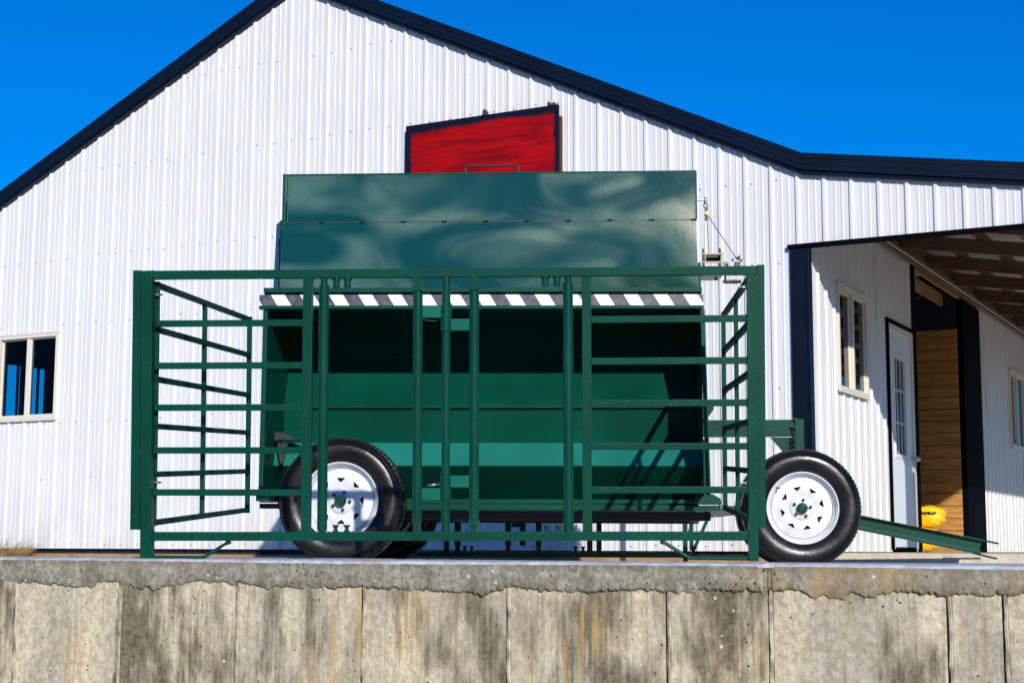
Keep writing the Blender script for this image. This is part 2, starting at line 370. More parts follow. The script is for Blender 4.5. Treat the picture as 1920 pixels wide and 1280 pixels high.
# ---------------------------------------------------------------- ribbed siding
PER = .2286
PROF = [(0, 0), (.014, .019), (.036, .019), (.050, 0), (.104, 0), (.109, .0035), (.119, .0035), (.124, 0), (.164, 0), (.169, .0035), (.179, .0035), (.184, 0)]
def rib_h(s):
    s = s % PER; pr = PROF+[(PER, 0)]
    for i in range(len(pr)-1):
        if pr[i][0] <= s <= pr[i+1][0]:
            t = (s-pr[i][0])/(pr[i+1][0]-pr[i][0]); return pr[i][1]*(1-t)+pr[i+1][1]*t
    return 0
def ribbed(bm, s0, s1, zb, zt, holes, P, phase=0.):
    "P(s, h, z) -> point; zb/zt functions of s; holes (s0,s1,z0,z1)"
    xs = {s0, s1}
    k = math.floor((s0-phase)/PER)-1
    while phase+k*PER < s1+PER:
        for q, _ in PROF:
            x = phase+k*PER+q
            if s0 < x < s1: xs.add(x)
        k += 1
    for h in holes: xs.update(x for x in h[:2] if s0 < x < s1)
    for x in (-2.457, 2.754):
        if s0 < x < s1: xs.add(x)
    xs = sorted(xs); xs2 = [xs[0]]
    for x in xs[1:]:
        if x-xs2[-1] > 1e-4: xs2.append(x)
    for xa, xb in zip(xs2, xs2[1:]):
        mid = (xa+xb)/2; segs = [(None, None)]
        cuts = sorted((h[2], h[3]) for h in holes if h[0]-1e-5 <= mid <= h[1]+1e-5)
        lo = [('f', zb)]; iv = []; cur = zb
        for c0, c1 in cuts:
            iv.append((cur, (lambda s, v=c0: v))); cur = (lambda s, v=c1: v)
        iv.append((cur, zt))
        ha, hb = rib_h(xa-phase), rib_h(xb-phase)
        for f0, f1 in iv:
            if f1(mid)-f0(mid) < 1e-3: continue
            vs = [bm.verts.new(P(xa, ha, f0(xa))), bm.verts.new(P(xb, hb, f0(xb))), bm.verts.new(P(xb, hb, f1(xb))), bm.verts.new(P(xa, ha, f1(xa)))]
            bm.faces.new(vs)

# ================================================================ SETTING: ground
BROT = -28.1; CR = 2.773
def bld2w(x, y, z=0):
    c_, s_ = math.cos(R(BROT)), math.sin(R(BROT)); return Vector((c_*x-s_*y, 14.1+s_*x+c_*y, z))
def wl2w(x, y, z=0):
    c_, s_ = math.cos(R(BROT)), math.sin(R(BROT)); return Vector((c_*x-s_*y, 7.5+s_*x+c_*y, z))
def kind(o): o['kind'] = 'structure'; return o
bm = nb(); n_ = 60
yv = [bm.verts.new((x, y, -1.36)) for x, y in ((-1500, -1500), (1500, -1500), (1500, 1500), (-1500, 1500))]; bm.faces.new(yv)
kind(link('ground', bm, M_yard))
# woodland across the yard, out of view behind the photographer: added for the dark glossy panels to mirror
bm = nb(); rw_ = random.Random(21); x_ = -70.
while x_ < 95:
    hgt = rw_.uniform(8.6, 12.2)*(1+.25*math.sin(x_*.09)); cw = rw_.uniform(1.8, 3.2); cy_ = -48+rw_.uniform(-7, 7)
    tube(bm, (x_, cy_, -1.4), (x_, cy_, hgt*.7), .22, 7, 0, .07)
    for _ in range(170):
        v_ = Vector((rw_.gauss(0, 1), rw_.gauss(0, 1), rw_.gauss(0, 1))).normalized()*rw_.uniform(.35, 1)
        c_ = Vector((x_+v_.x*cw, cy_+v_.y*cw, hgt*.55+v_.z*hgt*.46)); sz_ = rw_.uniform(.35, .8)
        a1_ = Vector((rw_.gauss(0, 1), rw_.gauss(0, 1), rw_.gauss(0, 1))).normalized()*sz_; b1_ = a1_.orthogonal().normalized()*sz_*.8
        bm.faces.new([bm.verts.new(c_+q) for q in (-a1_, -b1_, a1_, b1_)])
    x_ += rw_.uniform(1.6, 3.6)
wd_ = link('unseen_woodland', bm, mat('foliage_green', (.035, .05, .018), .8)); wd_['kind'] = 'stuff'
# concrete yard slab behind the retaining wall, falling a little towards the barn
bm = nb()
ys = [.115, .16, .30, .45, .8, 1.1, 1.25, 1.4, 1.55, 1.7, 1.85, 2, 3, 4, 5, 5.9, 12, 30]; xs = [-60, -20, -9, -7, -6, -5, -4, -3.5, -3, -2.5, -2, -1.5, -1, -.5, 0, .3, .6, .9, 1.2, 1.35, 1.45, 1.5, 1.7, 2, 3, 4, 8, 20]
def slab_z(x, y):
    low = .0545-.0025*math.sin(x*1.3+y)*(y > .2)-.046*min(1, max(0, (y-1.15)/.70))-.03*min(1, max(0, y-1.2)/6.)
    return low
grid = [[bm.verts.new((x, y, slab_z(x, y))) for x in xs] for y in ys]
for j in range(len(ys)-1):
    for i in range(len(xs)-1): bm.faces.new((grid[j][i], grid[j][i+1], grid[j+1][i+1], grid[j+1][i]))
o = kind(link('pavement', bm, M_top)); o.location = (0, 6.0, 0); o.rotation_euler.z = R(BROT)
# raised sandy concrete apron of the porch, its front edge facing the yard
bm = nb()
A2 = [wl2w(.45, 3.7, .086), wl2w(12, 3.7, .086), bld2w(12, 14, .092), bld2w(-2, 14, .092), bld2w(-2, 3.2, .090), bld2w(CR-.2, 3.2, .09), bld2w(CR-.02, .0, .088)]
top = [bm.verts.new(v) for v in A2]; bot = [bm.verts.new((v.x, v.y, -.2)) for v in A2]
bm.faces.new(top); 
for i in range(len(A2)): bm.faces.new((top[i], top[(i+1) % len(A2)], bot[(i+1) % len(A2)], bot[i]))
kind(link('path', bm, M_apron))

# ================================================================ RETAINING WALL
rw = thing('retaining_wall', 'stained poured concrete retaining wall with a ragged grey cap along the dock edge', 'wall', (0, 6.0, .02), (0, 0, R(BROT)))
rw.scale = (.8, .8, .8)
bm = nb(); joints = [-12.0, -11.1, -10.3, -9.5, -8.7, -7.9, -7.1, -6.35, -5.6, -4.8, -3.97, -3.194, -2.423, -1.625, -.836, -.017, .798, 1.28, 2.048, 2.272, 3.1, 3.9, 4.7, 5.5, 6.3, 7.1, 7.9]
rnd = random.Random(3)
for xa, xb in zip(joints, joints[1:]):
    dy = rnd.uniform(-.004, .006); nx = max(2, int((xb-xa)/.05)); nz = 30
    g = [[bm.verts.new((xa+.010+(xb-xa-.026)*i/nx, .014+dy*.6+rnd.uniform(-.0006, .0006), -1.72+1.68*j/nz)) for i in range(nx+1)] for j in range(nz+1)]
    for j in range(nz):
        for i in range(nx): bm.faces.new((g[j][i], g[j][i+1], g[j+1][i+1], g[j+1][i]))
    # pale fin left by the form joint
    pts = [(xb-.009, .022), (xb-.007, .006+rnd.uniform(0, .006)), (xb+.004, .004+rnd.uniform(0, .006)), (xb+.010, .022)]
    prev = None; fb = nb()
    for j in range(40):
        z = -1.72+1.65*j/39; wob = rnd.uniform(-.0025, .0025)
        row = [fb.verts.new((q[0]+wob, q[1]+(wob if 0 < i_ < 3 else 0), z)) for i_, q in enumerate(pts)]
        if prev:
            for i_ in range(3): fb.faces.new((prev[i_], prev[i_+1], row[i_+1], row[i_]))
        prev = row
    link('form_seam', fb, M_fin, rw)
link('wall_panels', bm, M_wall, rw)
bm = nb(); box(bm, -12, 8, .05, .5, -1.72, -.05); link('wall_core', bm, M_wall, rw)
# cap: ragged underside that has run over the panels
bm = nb(); rnd = random.Random(11); key = [(-9, -.09), (-3.3, -.088), (-3.15, -.10), (-2.9, -.105), (-2.75, -.118), (-2.63, -.12), (-2.58, -.082), (-2.46, -.078), (-2.40, -.098), (-2.33, -.115), (-2.15, -.113), (-2.0, -.09), (-1.8, -.080), (-1.62, -.078), (-1.45, -.098), (-1.2, -.100), (-.9, -.09), (-.75, -.092), (-.5, -.097), (-.3, -.11), (-.17, -.118), (-.1, -.095), (-.02, -.072), (.1, -.09), (.3, -.092), (.4, -.1), (.45, -.085), (.6, -.078), (.75, -.08), (.80, -.09), (1.0, -.078), (1.2, -.08), (1.35, -.07), (1.42, -.082), (1.47, -.106), (1.51, -.1), (1.6, -.102), (1.645, -.080), (1.70, -.094), (1.8, -.075), (2.0, -.08), (2.3, -.078), (6, -.09)]
def cap_b(x):
    for (a0, b0), (a1, b1) in zip(key, key[1:]):
        if a0 <= x <= a1: t = (x-a0)/(a1-a0); t = t*t*(3-2*t); return b0*(1-t)+b1*t
    return -.09
sh = 0
x = -12.; prev = None; lump = 0
while x < 8:
    sh = sh*.68+rnd.uniform(-.0058, .0058); lump = abs(math.sin(x*19+2.6*math.sin(x*5.3)))*.007+abs(math.sin(x*61+2*math.sin(x*13)))*.003
    zb_ = cap_b(x)+.006-lump+sh; zt = .034+.003*math.sin(x*1.7)+.0008*math.sin(x*40); e = .003*math.sin(x*9)+.002*math.sin(x*21+1)
    if 1.225 < x < 1.30: e += .012*math.sin((x-1.225)/.075*3.14)+rnd.uniform(-.004, .004); zt -= .006
    row = [(x, .16, .045), (x, .035, .045+e*.4), (x, .012, .040+e*.4), (x, .003, zt-.004), (x, 0+e, zt-.014), (x, .001+e, (zt+zb_)/2), (x, -.001+e, zb_+.014), (x, .006+e, zb_+.004), (x, .015, zb_), (x, .04, zb_+.003)]
    row = [bm.verts.new(q) for q in row]
    if prev:
        for i in range(len(row)-1): bm.faces.new((prev[i], prev[i+1], row[i+1], row[i])).material_index = 1 if i < 3 else 0
    prev = row; x += .0065 if -4 < x < 3 else .05
link('wall_cap', bm, M_cap, rw, True, [M_cap, M_top])
# rusty scrape and pale scrapes on the face
bm = nb(); beam(bm, (.203, .030, -.293), (.382, .030, -.344), .004, .005, .001); o = link('rust_scrape', bm, mat('rust_orange', (.30, .10, .015), .8), rw)

# ================================================================ BARN
barn = thing('barn', 'white ribbed steel barn with navy rake trim and a lean-to porch at its right side', 'barn', (0, 14.1, 0), (0, 0, R(BROT)))
PK = (-2.457, 5.744); SL = .468; SRr = .4790; BK = (2.754, 3.246); SLT = .1600; XE = 5.6; XL = -7.6
def roofz(s):
    if s < PK[0]: return PK[1]-(PK[0]-s)*SL
    if s < BK[0]: return PK[1]-(s-PK[0])*SRr
    return BK[1]-(s-BK[0])*SLT
zb0 = lambda s: .095 if s < 2.66 else 2.60
WIN = (-6.385, -5.525, 1.49, 2.385)
bm = nb(); ribbed(bm, XL, XE, lambda s: .095, lambda s: roofz(s)+.06, [WIN, (2.66, XE, .094, 2.60)], lambda s, h, z: (s, -h, z), phase=-.062)
k_ = -34
while k_ < 16:
    s_ = -.062+k_*PER+.052; k_ += 4
    z0_ = .10 if s_ < 2.6 else 2.63
    if XL < s_ < XE-.05 and not (WIN[0]-.03 < s_ < WIN[1]+.03): box(bm, s_, s_+.004, -.0035, .0005, z0_, roofz(s_)-.02)
link('gable_wall', bm, M_side, barn)
PY0, PY1 = 3.673, 5.80
bm = nb(); ribbed(bm, .02, 3.465, lambda s: .095, lambda s: 3.13, [(.80, 1.70, 1.50, 2.40), (2.50, 3.46, .094, 2.30)], lambda s, h, z: (CR+h, s, z), phase=.03)
link('porch_wall', bm, M_sided, barn)
bm = nb(); ribbed(bm, 6.75, 16, lambda s: .095, lambda s: 3.13, [(8.60, 9.6, 1.46, 2.46)], lambda s, h, z: (CR+h, s, z), phase=.03)
link('porch_wall', bm, M_sided, barn)
bm = nb(); box(bm, XL, CR-.2, 15.9, 16, 0, 3.1); link('back_wall', bm, M_dark, barn)
# left wall, with slots that show the sky through the first window
bm = nb(); hs_ = [(1.28, 1.455), (1.475, 1.515), (1.645, 1.79), (1.81, 1.915), (1.93, 1.96)]
y = .05
for a0, a1 in hs_:
    box(bm, XL-.03, XL, y, a0, .05, 3.2); box(bm, XL-.03, XL, a0, a1, .05, 1.45); box(bm, XL-.03, XL, a0, a1, 2.30, 3.2); y = a1
box(bm, XL-.03, XL, y, 16, .05, 3.2); link('end_wall', bm, M_dark, barn)
# inside partition so rooms are dark
bm = nb(); box(bm, -4.9, -4.85, .06, 15.8, .05, 4.4); box(bm, XL, CR-.1, .1, 15.9, -.02, .0); link('interior_partition', bm, M_dark, barn)
bm = nb(); box(bm, CR-1.7, CR-1.6, .1, 15, .0, 3.3); link('interior_partition', bm, M_dark, barn)
# roofs
bm = nb()
def roofpart(bm, x0, x1, y0, y1, th=.05, off=.07):
    vs = []
    for x_ in (x0, x1):
        for y_ in (y0, y1):
            for d in (off, off+th): vs.append(bm.verts.new((x_, y_, roofz(x_)+d)))
    for q in ((0, 1, 3, 2), (4, 6, 7, 5), (0, 4, 5, 1), (2, 3, 7, 6), (0, 2, 6, 4), (1, 5, 7, 3)): bm.faces.new([vs[i] for i in q])
roofpart(bm, XL-.25, PK[0], -.03, 16.2); roofpart(bm, PK[0], BK[0]-1e-4, -.03, 16.2)
link('roof', bm, M_roofm, barn)
bm = nb(); roofpart(bm, BK[0]+.0, XE+.3, -.03, 16.2, .03, .03); link('porch_roof', bm, M_zincroof, barn)
# rake trim: flat face, two pressed ridges and a small drip edge
def rake(x0, x1, h):
    bm = nb(); prof = [(-.004, -.03), (-.055, -.03), (-.058, -.008), (-.040, .0), (-.062, .006), (-.062, .05), (-.067, .053), (-.067, .058), (-.062, .061), (-.062, .10), (-.067, .103), (-.067, .108), (-.062, .111), (-.062, h), (-.05, h+.01), (.05, h+.012)]
    A_ = [bm.verts.new((x0, y_, roofz(x0)+z_)) for y_, z_ in prof]; B_ = [bm.verts.new((x1, y_, roofz(x1)+z_)) for y_, z_ in prof]
    for i in range(len(prof)-1): bm.faces.new((A_[i], A_[i+1], B_[i+1], B_[i]))
    return link('rake_trim', bm, M_navy, barn)
rake(XL-.25, PK[0], .166); rake(PK[0], BK[0]-1e-5, .143); rake(BK[0]+1e-5, XE+.3, .143)
# header trim under the lean-to panel and its corner column
bm = nb(); box(bm, 2.62, XE, -.045, .02, 2.592, 2.628, .004); link('header_trim', bm, M_navyblack, barn)
bm = nb(); box(bm, 2.640, 2.783, -.030, .0, .05, 2.59)
for x_ in (2.66, 2.685, 2.71, 2.735): box(bm, x_-.004, x_+.004, -.034, -.028, .05, 2.59)
box(bm, 2.758, 2.800, -.030, .055, .05, 2.59, .002)
link('corner_trim', bm, M_navy, barn)
bm = nb(); box(bm, XE-.25, XE-.08, .0, .17, .05, 2.6); link('porch_post', bm, M_navyblack, barn)
# wooden skirt board and the dark gap above it
bm = nb()
x_ = XL
rnd = random.Random(5)
while x_ < 2.7:
    x2 = min(2.7, x_+2.44); box(bm, x_+.003, x2-.003, .0, .035, -.2, .043+rnd.uniform(-.003, .003), .004); x_ = x2
link('skirt_board', bm, M_wood, barn)
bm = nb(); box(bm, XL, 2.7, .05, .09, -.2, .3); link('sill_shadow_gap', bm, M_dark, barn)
# screws
bm = nb()
def screw(x_, y_, z_, ax):
    b = nb(); bmesh.ops.create_cone(b, cap_ends=True, segments=6, radius1=.0075, radius2=.006, depth=.006)
    b.transform(Matrix.Translation((x_, y_, z_)) @ Matrix.Rotation(R(90), 4, 'X' if ax == 'y' else 'Y')); merge(bm, b)
for z_ in (.14, .83, 1.43, 2.48, 3.20, 4.15, 5.0):
    k_ = -35
    while k_ < 20:
        s_ = -.062+k_*PER+.077; k_ += 1
        if not (XL < s_ < XE): continue
        if z_ > roofz(s_)-.08 or (s_ > 2.6 and z_ < 2.6) or (WIN[0] < s_ < WIN[1] and WIN[2]-.05 < z_ < WIN[3]+.1): continue
        if z_ == .83 and k_ % 3: continue
        if rnd.random() < .04: continue
        screw(s_+rnd.uniform(-.012, .012), -.002, z_+rnd.uniform(-.012, .012), 'y')
o = link('siding_screws', bm, mat('screw_grey', (.12, .12, .12), .6), barn); o['kind'] = 'stuff'
# window builder: frame ring, mullion, panes; P maps (s, depth, z)
def window(s0, s1, z0, z1, along, sg, mull, glass, lab=None, curtain=False):
    def bx(bm, a0, a1, d0, d1, c0, c1, bev=.003):
        if along == 'x': box(bm, a0, a1, min(-d0, -d1), max(-d0, -d1), c0, c1, bev)
        else: box(bm, CR+min(d0, d1), CR+max(d0, d1), a0, a1, c0, c1, bev)
    bm = nb(); t = .035
    for a0, a1, c0, c1 in ((s0, s1, z1-t, z1), (s0, s1, z0, z0+t), (s0, s0+t, z0+t, z1-t), (s1-t, s1, z0+t, z1-t)): bx(bm, a0, a1, -.06, .034, c0, c1)
    bx(bm, s0-.012, s1+.012, .02, .040, z0-.022, z0-.001); bx(bm, s0-.012, s1+.012, .02, .040, z1+.001, z1+.018)
    o = link('window', bm, M_white, barn)
    if lab: o['label'] = lab
    bm = nb()
    for c in mull: bx(bm, c-.022, c+.022, -.05, .022, z0+t, z1-t)
    link('mullion', bm, M_white, o)
    ed = [s0+t]+[v for c in mull for v in (c-.022, c+.022)]+[s1-t]
    for i in range(0, len(ed), 2):
        bm = nb(); st = .016; a0, a1 = ed[i], ed[i+1]; dd = 0.0 if i else -.018
        for q in ((a0, a1, z1-t-st, z1-t), (a0, a1, z0+t, z0+t+st), (a0, a0+st, z0+t+st, z1-t-st), (a1-st, a1, z0+t+st, z1-t-st)): bx(bm, q[0], q[1], dd-.015, dd+.006, q[2], q[3], .002)
        link('sash', bm, M_white, o)
        bm = nb(); bx(bm, a0+st, a1-st, dd-.008, dd-.004, z0+t+st, z1-t-st, 0); link('pane', bm, glass, o)
    return o
window(-6.40, -5.512, 1.475, 2.395, 'x', 1, [-5.955], M_glasst, 'white sliding window with sky showing through its two panes')
window(.785, 1.715, 1.49, 2.41, 'y', 1, [1.28], M_glass)
window(8.60, 9.60, 1.46, 2.46, 'y', 1, [9.1], M_glass)
# porch door: slab, glazed light, frame
bm = nb()
for a0, a1, c0, c1 in ((2.50, 2.56, .12, 2.30), (3.40, 3.46, .12, 2.30), (2.56, 3.40, 2.24, 2.30)): box(bm, CR-.06, CR+.020, a0, a1, c0, c1, .003)
dfr = link('door_frame', bm, M_white, barn)
bm = nb(); box(bm, CR-.02, CR+.028, 2.455, 3.464, 2.302, 2.340); box(bm, CR-.02, CR+.028, 2.465, 2.498, .12, 2.30); link('door_trim', bm, M_navyblack, barn)
bm = nb()
for q in ((2.56, 2.72, .14, 2.24), (3.16, 3.40, .14, 2.24), (2.72, 3.16, .14, 1.02), (2.72, 3.16, 2.0, 2.24)): box(bm, CR-.04, CR+.002, *q)
for q in ((2.70, 3.18, 1.98, 2.02), (2.70, 3.18, 1.0, 1.04), (2.70, 2.74, 1.04, 1.98), (3.14, 3.18, 1.04, 1.98)): box(bm, CR-.04, CR+.010, *q, .003)
door = link('door', bm, M_door, barn); door['label'] = 'white porch door with a nine light window'
bm = nb(); box(bm, CR-.02, CR-.016, 2.73, 3.15, 1.03, 1.99); link('door_glass', bm, M_glass, door)
bm = nb()
for c in (2.87, 3.01): box(bm, CR-.014, CR-.004, c-.008, c+.008, 1.04, 1.98)
for c in (1.35, 1.67): box(bm, CR-.0135, CR-.0045, 2.74, 3.14, c-.008, c+.008)
link('glazing_bars', bm, M_white, door)
bm = nb(); box(bm, CR, CR+.014, 2.60, 3.38, .115, .135); link('threshold', bm, M_navyblack, door)
bm = nb(); tube(bm, (CR, 3.34, 1.02), (CR+.05, 3.34, 1.02), .012); b = nb(); bmesh.ops.create_uvsphere(b, u_segments=16, v_segments=10, radius=.03); b.transform(Matrix.Translation((CR+.065, 3.34, 1.02))); merge(bm, b); link('door_knob', bm, M_bolt, door, True)
# open bay: jambs, plank wall, header
bm = nb(); box(bm, CR-.25, CR+.010, 3.468, 3.665, .05, 3.13, .003); link('bay_jamb', bm, M_navyblack, barn)
bm = nb(); box(bm, CR-.35, CR+.032, 5.79, 6.75, .06, 2.995); link('bay_jamb', bm, M_navyblack, barn)
bm = nb(); z_ = .06; rnd = random.Random(9)
while z_ < 2.6:
    h_ = .139; box(bm, CR-1.6, CR-.351, PY1-.055+rnd.uniform(0, .005), PY1-.02, z_, min(2.645, z_+h_-.005), .004) if 0 else box(bm, CR-1.6, CR-.03, PY1-.055+rnd.uniform(0, .005), PY1-.02, z_, min(2.645, z_+h_-.006), .004); z_ += h_
link('plank_wall', bm, M_plank, barn)
bm = nb(); box(bm, CR-1.6, CR-.03, PY1-.019, PY1+.04, .05, 3.3); box(bm, CR-1.6, CR-1.5, 3.7, 5.8, .05, 3.3); link('bay_back', bm, M_dark, barn)
bm = nb(); box(bm, CR-.03, CR+.010, PY0+.02, 6.75, 3.0, 3.12, .004); box(bm, CR-.22, CR-.18, PY0+.02, PY1-.01, 2.93, 3.07, .004); link('bay_header', bm, wood('header_pine', (.30, .15, .06), (.42, .24, .11), axis=(4, .5, 6)), barn)
# lean-to framing: wall plate, rafters, purlins, white roof sheet above
bm = nb(); tube(bm, (CR+.105, .10, 3.035), (CR+.105, 15.5, 3.035), .011, 10); link('light_conduit', bm, M_zincroof, barn)
bm = nb(); box(bm, CR+.012, CR+.052, .06, 15.5, 3.09, 3.23, .003); link('wall_plate', bm, M_raft, barn)
bm = nb(); box(bm, CR+.053, CR+.090, .06, 15.5, 3.00, 3.11, .003); link('ledger', bm, wood('ledger_pine', (.13, .062, .025), (.22, .115, .05), axis=(4, .5, 6)), barn)
bm = nb(); box(bm, CR-.04, CR+.008, .06, 15.5, 3.132, 3.30); link('blocking', bm, M_dark, barn)
for i in range(12):
    y_ = .35+i*1.22; bm = nb()
    za, zc = roofz(2.80)-.02, roofz(XE)-.02
    poly(bm, [(2.80, za-.135), (XE, zc-.135), (XE, zc), (2.80, za)], (y_, y_+.04)); link('rafter', bm, M_raft, barn)
for i in range(6):
    x_ = 3.15+i*.45; bm = nb(); box(bm, x_, x_+.09, .1, 15.5, roofz(x_)-.018, roofz(x_)+.022, .003); link('purlin', bm, M_raft, barn)

# ================================================================ BACKBOARD
bb = thing('basketball_backboard', 'red board with a navy border fixed high on the white gable wall', 'backboard', (0, 14.1, 0), (0, 0, R(BROT)))
bm = nb(); box(bm, -1.115, .511, -.085, -.060, 3.12, 4.104, .003); link('board', bm, M_board, bb)
for q in ((.45, .525), (-1.10, -1.05)):
    bm = nb(); box(bm, q[0], q[1], -.0595, -.020, 3.14, 4.00); link('back_frame', bm, M_rust, bb)
bm = nb(); box(bm, -.290, -.262, -.06, -.0, 4.06, 4.165, .002); box(bm, -.262, -.25, -.07, -.0, 4.07, 4.15, .002); link('bracket', bm, M_rust, bb)
bm = nb(); box(bm, .385, .40, -.06, -.0, 4.07, 4.15, .002); box(bm, .40, .45, -.06, -.0, 4.115, 4.13, .002); box(bm, .44, .455, -.06, -.0, 4.07, 4.14, .002); link('bracket', bm, M_rust, bb)

# ================================================================ FEEDER WAGON
fd = thing('feeder_wagon', 'green steel livestock feeder on white-rimmed wheels with a striped bar and tall lidded hopper', 'feeder', (0, 8.93, 0), (0, 0, R(-3.3)))
XA, XB = -1.441, 1.088
bm = nb(); b0 = -.004
poly(bm, [(-1.476, 1.503), (1.099, 1.493), (1.099, 1.556), (-1.476, 1.566)], (b0, .03)); link('warning_bar', bm, M_stripe, fd)
bm = nb(); poly(bm, [(-1.455, 1.475), (1.092, 1.475), (1.092, 1.60), (-1.455, 1.60)], (.031, .040)); link('bar_sun_filler', bm, M_greenplain, fd)  # added filler, blocks sun leaking past the bar onto the trough
bm = nb(); beam(bm, (-1.476, .008, 1.491), (1.101, .008, 1.482), .045, .020, .004); beam(bm, (-1.45, -.004, 1.592), (1.090, -.004, 1.582), .030, .028, .004)
for x_ in (-1.33, -.16, 1.00): box(bm, x_-.008, x_+.008, .002, .02, 1.55, 1.58)
link('top_rail', bm, M_green, fd)
bm = nb(); poly(bm, [(.03, 1.548), (.72, 1.70), (.72, 1.69), (.03, 1.538)], (XA, XB), 0)   # cover over the trough (y,z outline)
link('trough_hood', bm, M_sheet, fd)
# hopper side sheet: folded plate (y,z) swept along x
fold = [(.75, 1.60), (.74, 1.30), (.715, 1.297), (.715, 1.285), (.74, 1.275), (.58, .975), (.565, .972), (.565, .955), (.59, .945), (.605, .82), (.56, .738), (.41, .734)]
lip = [(.39, .731), (.302, .592), (.300, .586), (.60, .388), (.62, .335)]
bm = nb(); nx = 40; rows = []
for i in range(nx+1):
    x_ = XA+.004+(XB-XA-.008)*i/nx; rows.append([bm.verts.new((x_, y_, z_)) for y_, z_ in fold])
for i in range(nx):
    for j in range(len(fold)-1): bm.faces.new((rows[i][j], rows[i+1][j], rows[i+1][j+1], rows[i][j+1]))
link('trough_sheet', bm, M_sheet, fd)
bm = nb(); rows = [[bm.verts.new((x_, y_, z_)) for y_, z_ in lip] for x_ in [XA+.004+(XB-XA-.008)*i/nx for i in range(nx+1)]]
for i in range(nx):
    for j in range(len(lip)-1): bm.faces.new((rows[i][j], rows[i+1][j], rows[i+1][j+1], rows[i][j+1])).material_index = 0 if j == 0 else 1
link('trough_lip', bm, M_lip, fd, False, [M_lip, M_sheet])
# far side of the body (same fold mirrored) and belly
CY = 1.02
bm = nb(); rows = []
fold2 = fold[:-1]+lip
for x_ in (XA+.004, XB-.004): rows.append([bm.verts.new((x_, 2*CY-y_, z_)) for y_, z_ in fold2])
for j in range(len(fold2)-1): bm.faces.new((rows[0][j], rows[1][j], rows[1][j+1], rows[0][j+1]))
box(bm, XA+.01, XB-.01, .5, 1.54, .333, .345); link('trough_back', bm, M_sheet, fd)
# end plates with flanged edge
for x_, s_ in ((XA, -1), (XB, 1)):
    bm = nb(); poly(bm, [(.04, 1.535), (.02, .405), (.45, .40), (.55, .34), (1.5, .34), (1.6, .405), (2.02, .405), (2.0, 1.535), (1.3, 1.69), (.72, 1.69)], (x_-.002, x_+.002), 0)
    link('end_plate', bm, M_sheet, fd)
    bm = nb()
    if s_ < 0: beam(bm, (XA-.002, .012, .40), (XA+.0, .012, 1.479), .026, .020, .003, up=(0, 1, 0)); link('end_post', bm, M_green, fd); bm = nb(); beam(bm, (XA, 2.03, .40), (XA, 2.03, 1.479), .026, .02, .003, up=(0, 1, 0))
    else: beam(bm, (XB+.028, .012, .41), (XB+.005, .012, 1.470), .026, .020, .003, up=(0, 1, 0)); link('end_post', bm, M_green, fd); bm = nb(); beam(bm, (XB, 2.03, .40), (XB, 2.03, 1.479), .026, .02, .003, up=(0, 1, 0))
    link('end_post', bm, M_green, fd)
# hopper box
bm = nb()
poly(bm, [(.19, 1.50), (.19, 2.29), (1.85, 2.29), (1.85, 1.50)], (XA+.055, XB-.02), 0); link('hopper_box', bm, M_greenplain, fd)
bm = nb(); poly(bm, [(-1.462, 1.575), (-1.452, 2.045), (-1.400, 2.095), (-1.36, 2.085), (-1.36, 1.575)], (.30, 1.80)); link('hopper_end', bm, M_hopsky, fd)
# front sheet in two pieces with seam
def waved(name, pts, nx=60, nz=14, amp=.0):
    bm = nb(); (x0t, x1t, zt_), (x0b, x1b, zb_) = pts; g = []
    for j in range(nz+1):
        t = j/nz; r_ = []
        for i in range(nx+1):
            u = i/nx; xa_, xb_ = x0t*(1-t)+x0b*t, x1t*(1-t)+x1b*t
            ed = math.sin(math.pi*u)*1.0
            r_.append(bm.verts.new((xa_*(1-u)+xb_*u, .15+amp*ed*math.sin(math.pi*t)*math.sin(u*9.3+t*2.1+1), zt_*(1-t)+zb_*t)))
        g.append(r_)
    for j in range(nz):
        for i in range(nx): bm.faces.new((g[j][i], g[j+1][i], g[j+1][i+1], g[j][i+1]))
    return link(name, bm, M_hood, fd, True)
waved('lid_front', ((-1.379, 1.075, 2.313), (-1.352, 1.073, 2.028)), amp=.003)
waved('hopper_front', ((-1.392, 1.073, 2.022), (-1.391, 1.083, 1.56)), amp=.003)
bm = nb(); box(bm, -1.390, 1.073, .1475, .156, 2.0225, 2.0275); link('seam', bm, M_black, fd)
for i in range(10):
    x_ = -1.15+i*.245; bm = nb(); tube(bm, (x_-.014, .146, 2.025), (x_+.014, .146, 2.025), .005, 8); tube(bm, (x_+.010, .145, 2.027), (x_+.018, .145, 2.027), .006, 8); link('hinge', bm, M_hinge, fd)
bm = nb(); box(bm, -1.385, -1.365, .138, .30, 2.01, 2.322, .004); box(bm, -1.360, -1.350, .143, .149, 2.02, 2.30, .003); box(bm, -1.395, -1.372, .142, .16, 1.98, 2.02, .003); link('lid_flange', bm, M_green, fd)
bm = nb(); box(bm, -1.385, 1.077, .146, .165, 2.313, 2.321); box(bm, 1.070, 1.079, .146, .30, 2.03, 2.319); poly(bm, [(.16, 2.319), (.16, 2.323), (1.0, 2.335), (1.85, 2.30), (1.85, 2.29), (.16, 2.29)], (-1.38, 1.075), 0); link('lid', bm, M_green, fd)
bm = nb(); path(bm, [(-.292, .17, 2.30), (-.292, .17, 2.358), (-.284, .17, 2.366), (.018, .17, 2.366), (.026, .17, 2.358), (.026, .17, 2.30)], .0065, 12); link('lid_handle', bm, M_black, fd, True)
for x_ in (-1.2, -.9, -.6, -.3, 0.2, .5): pass
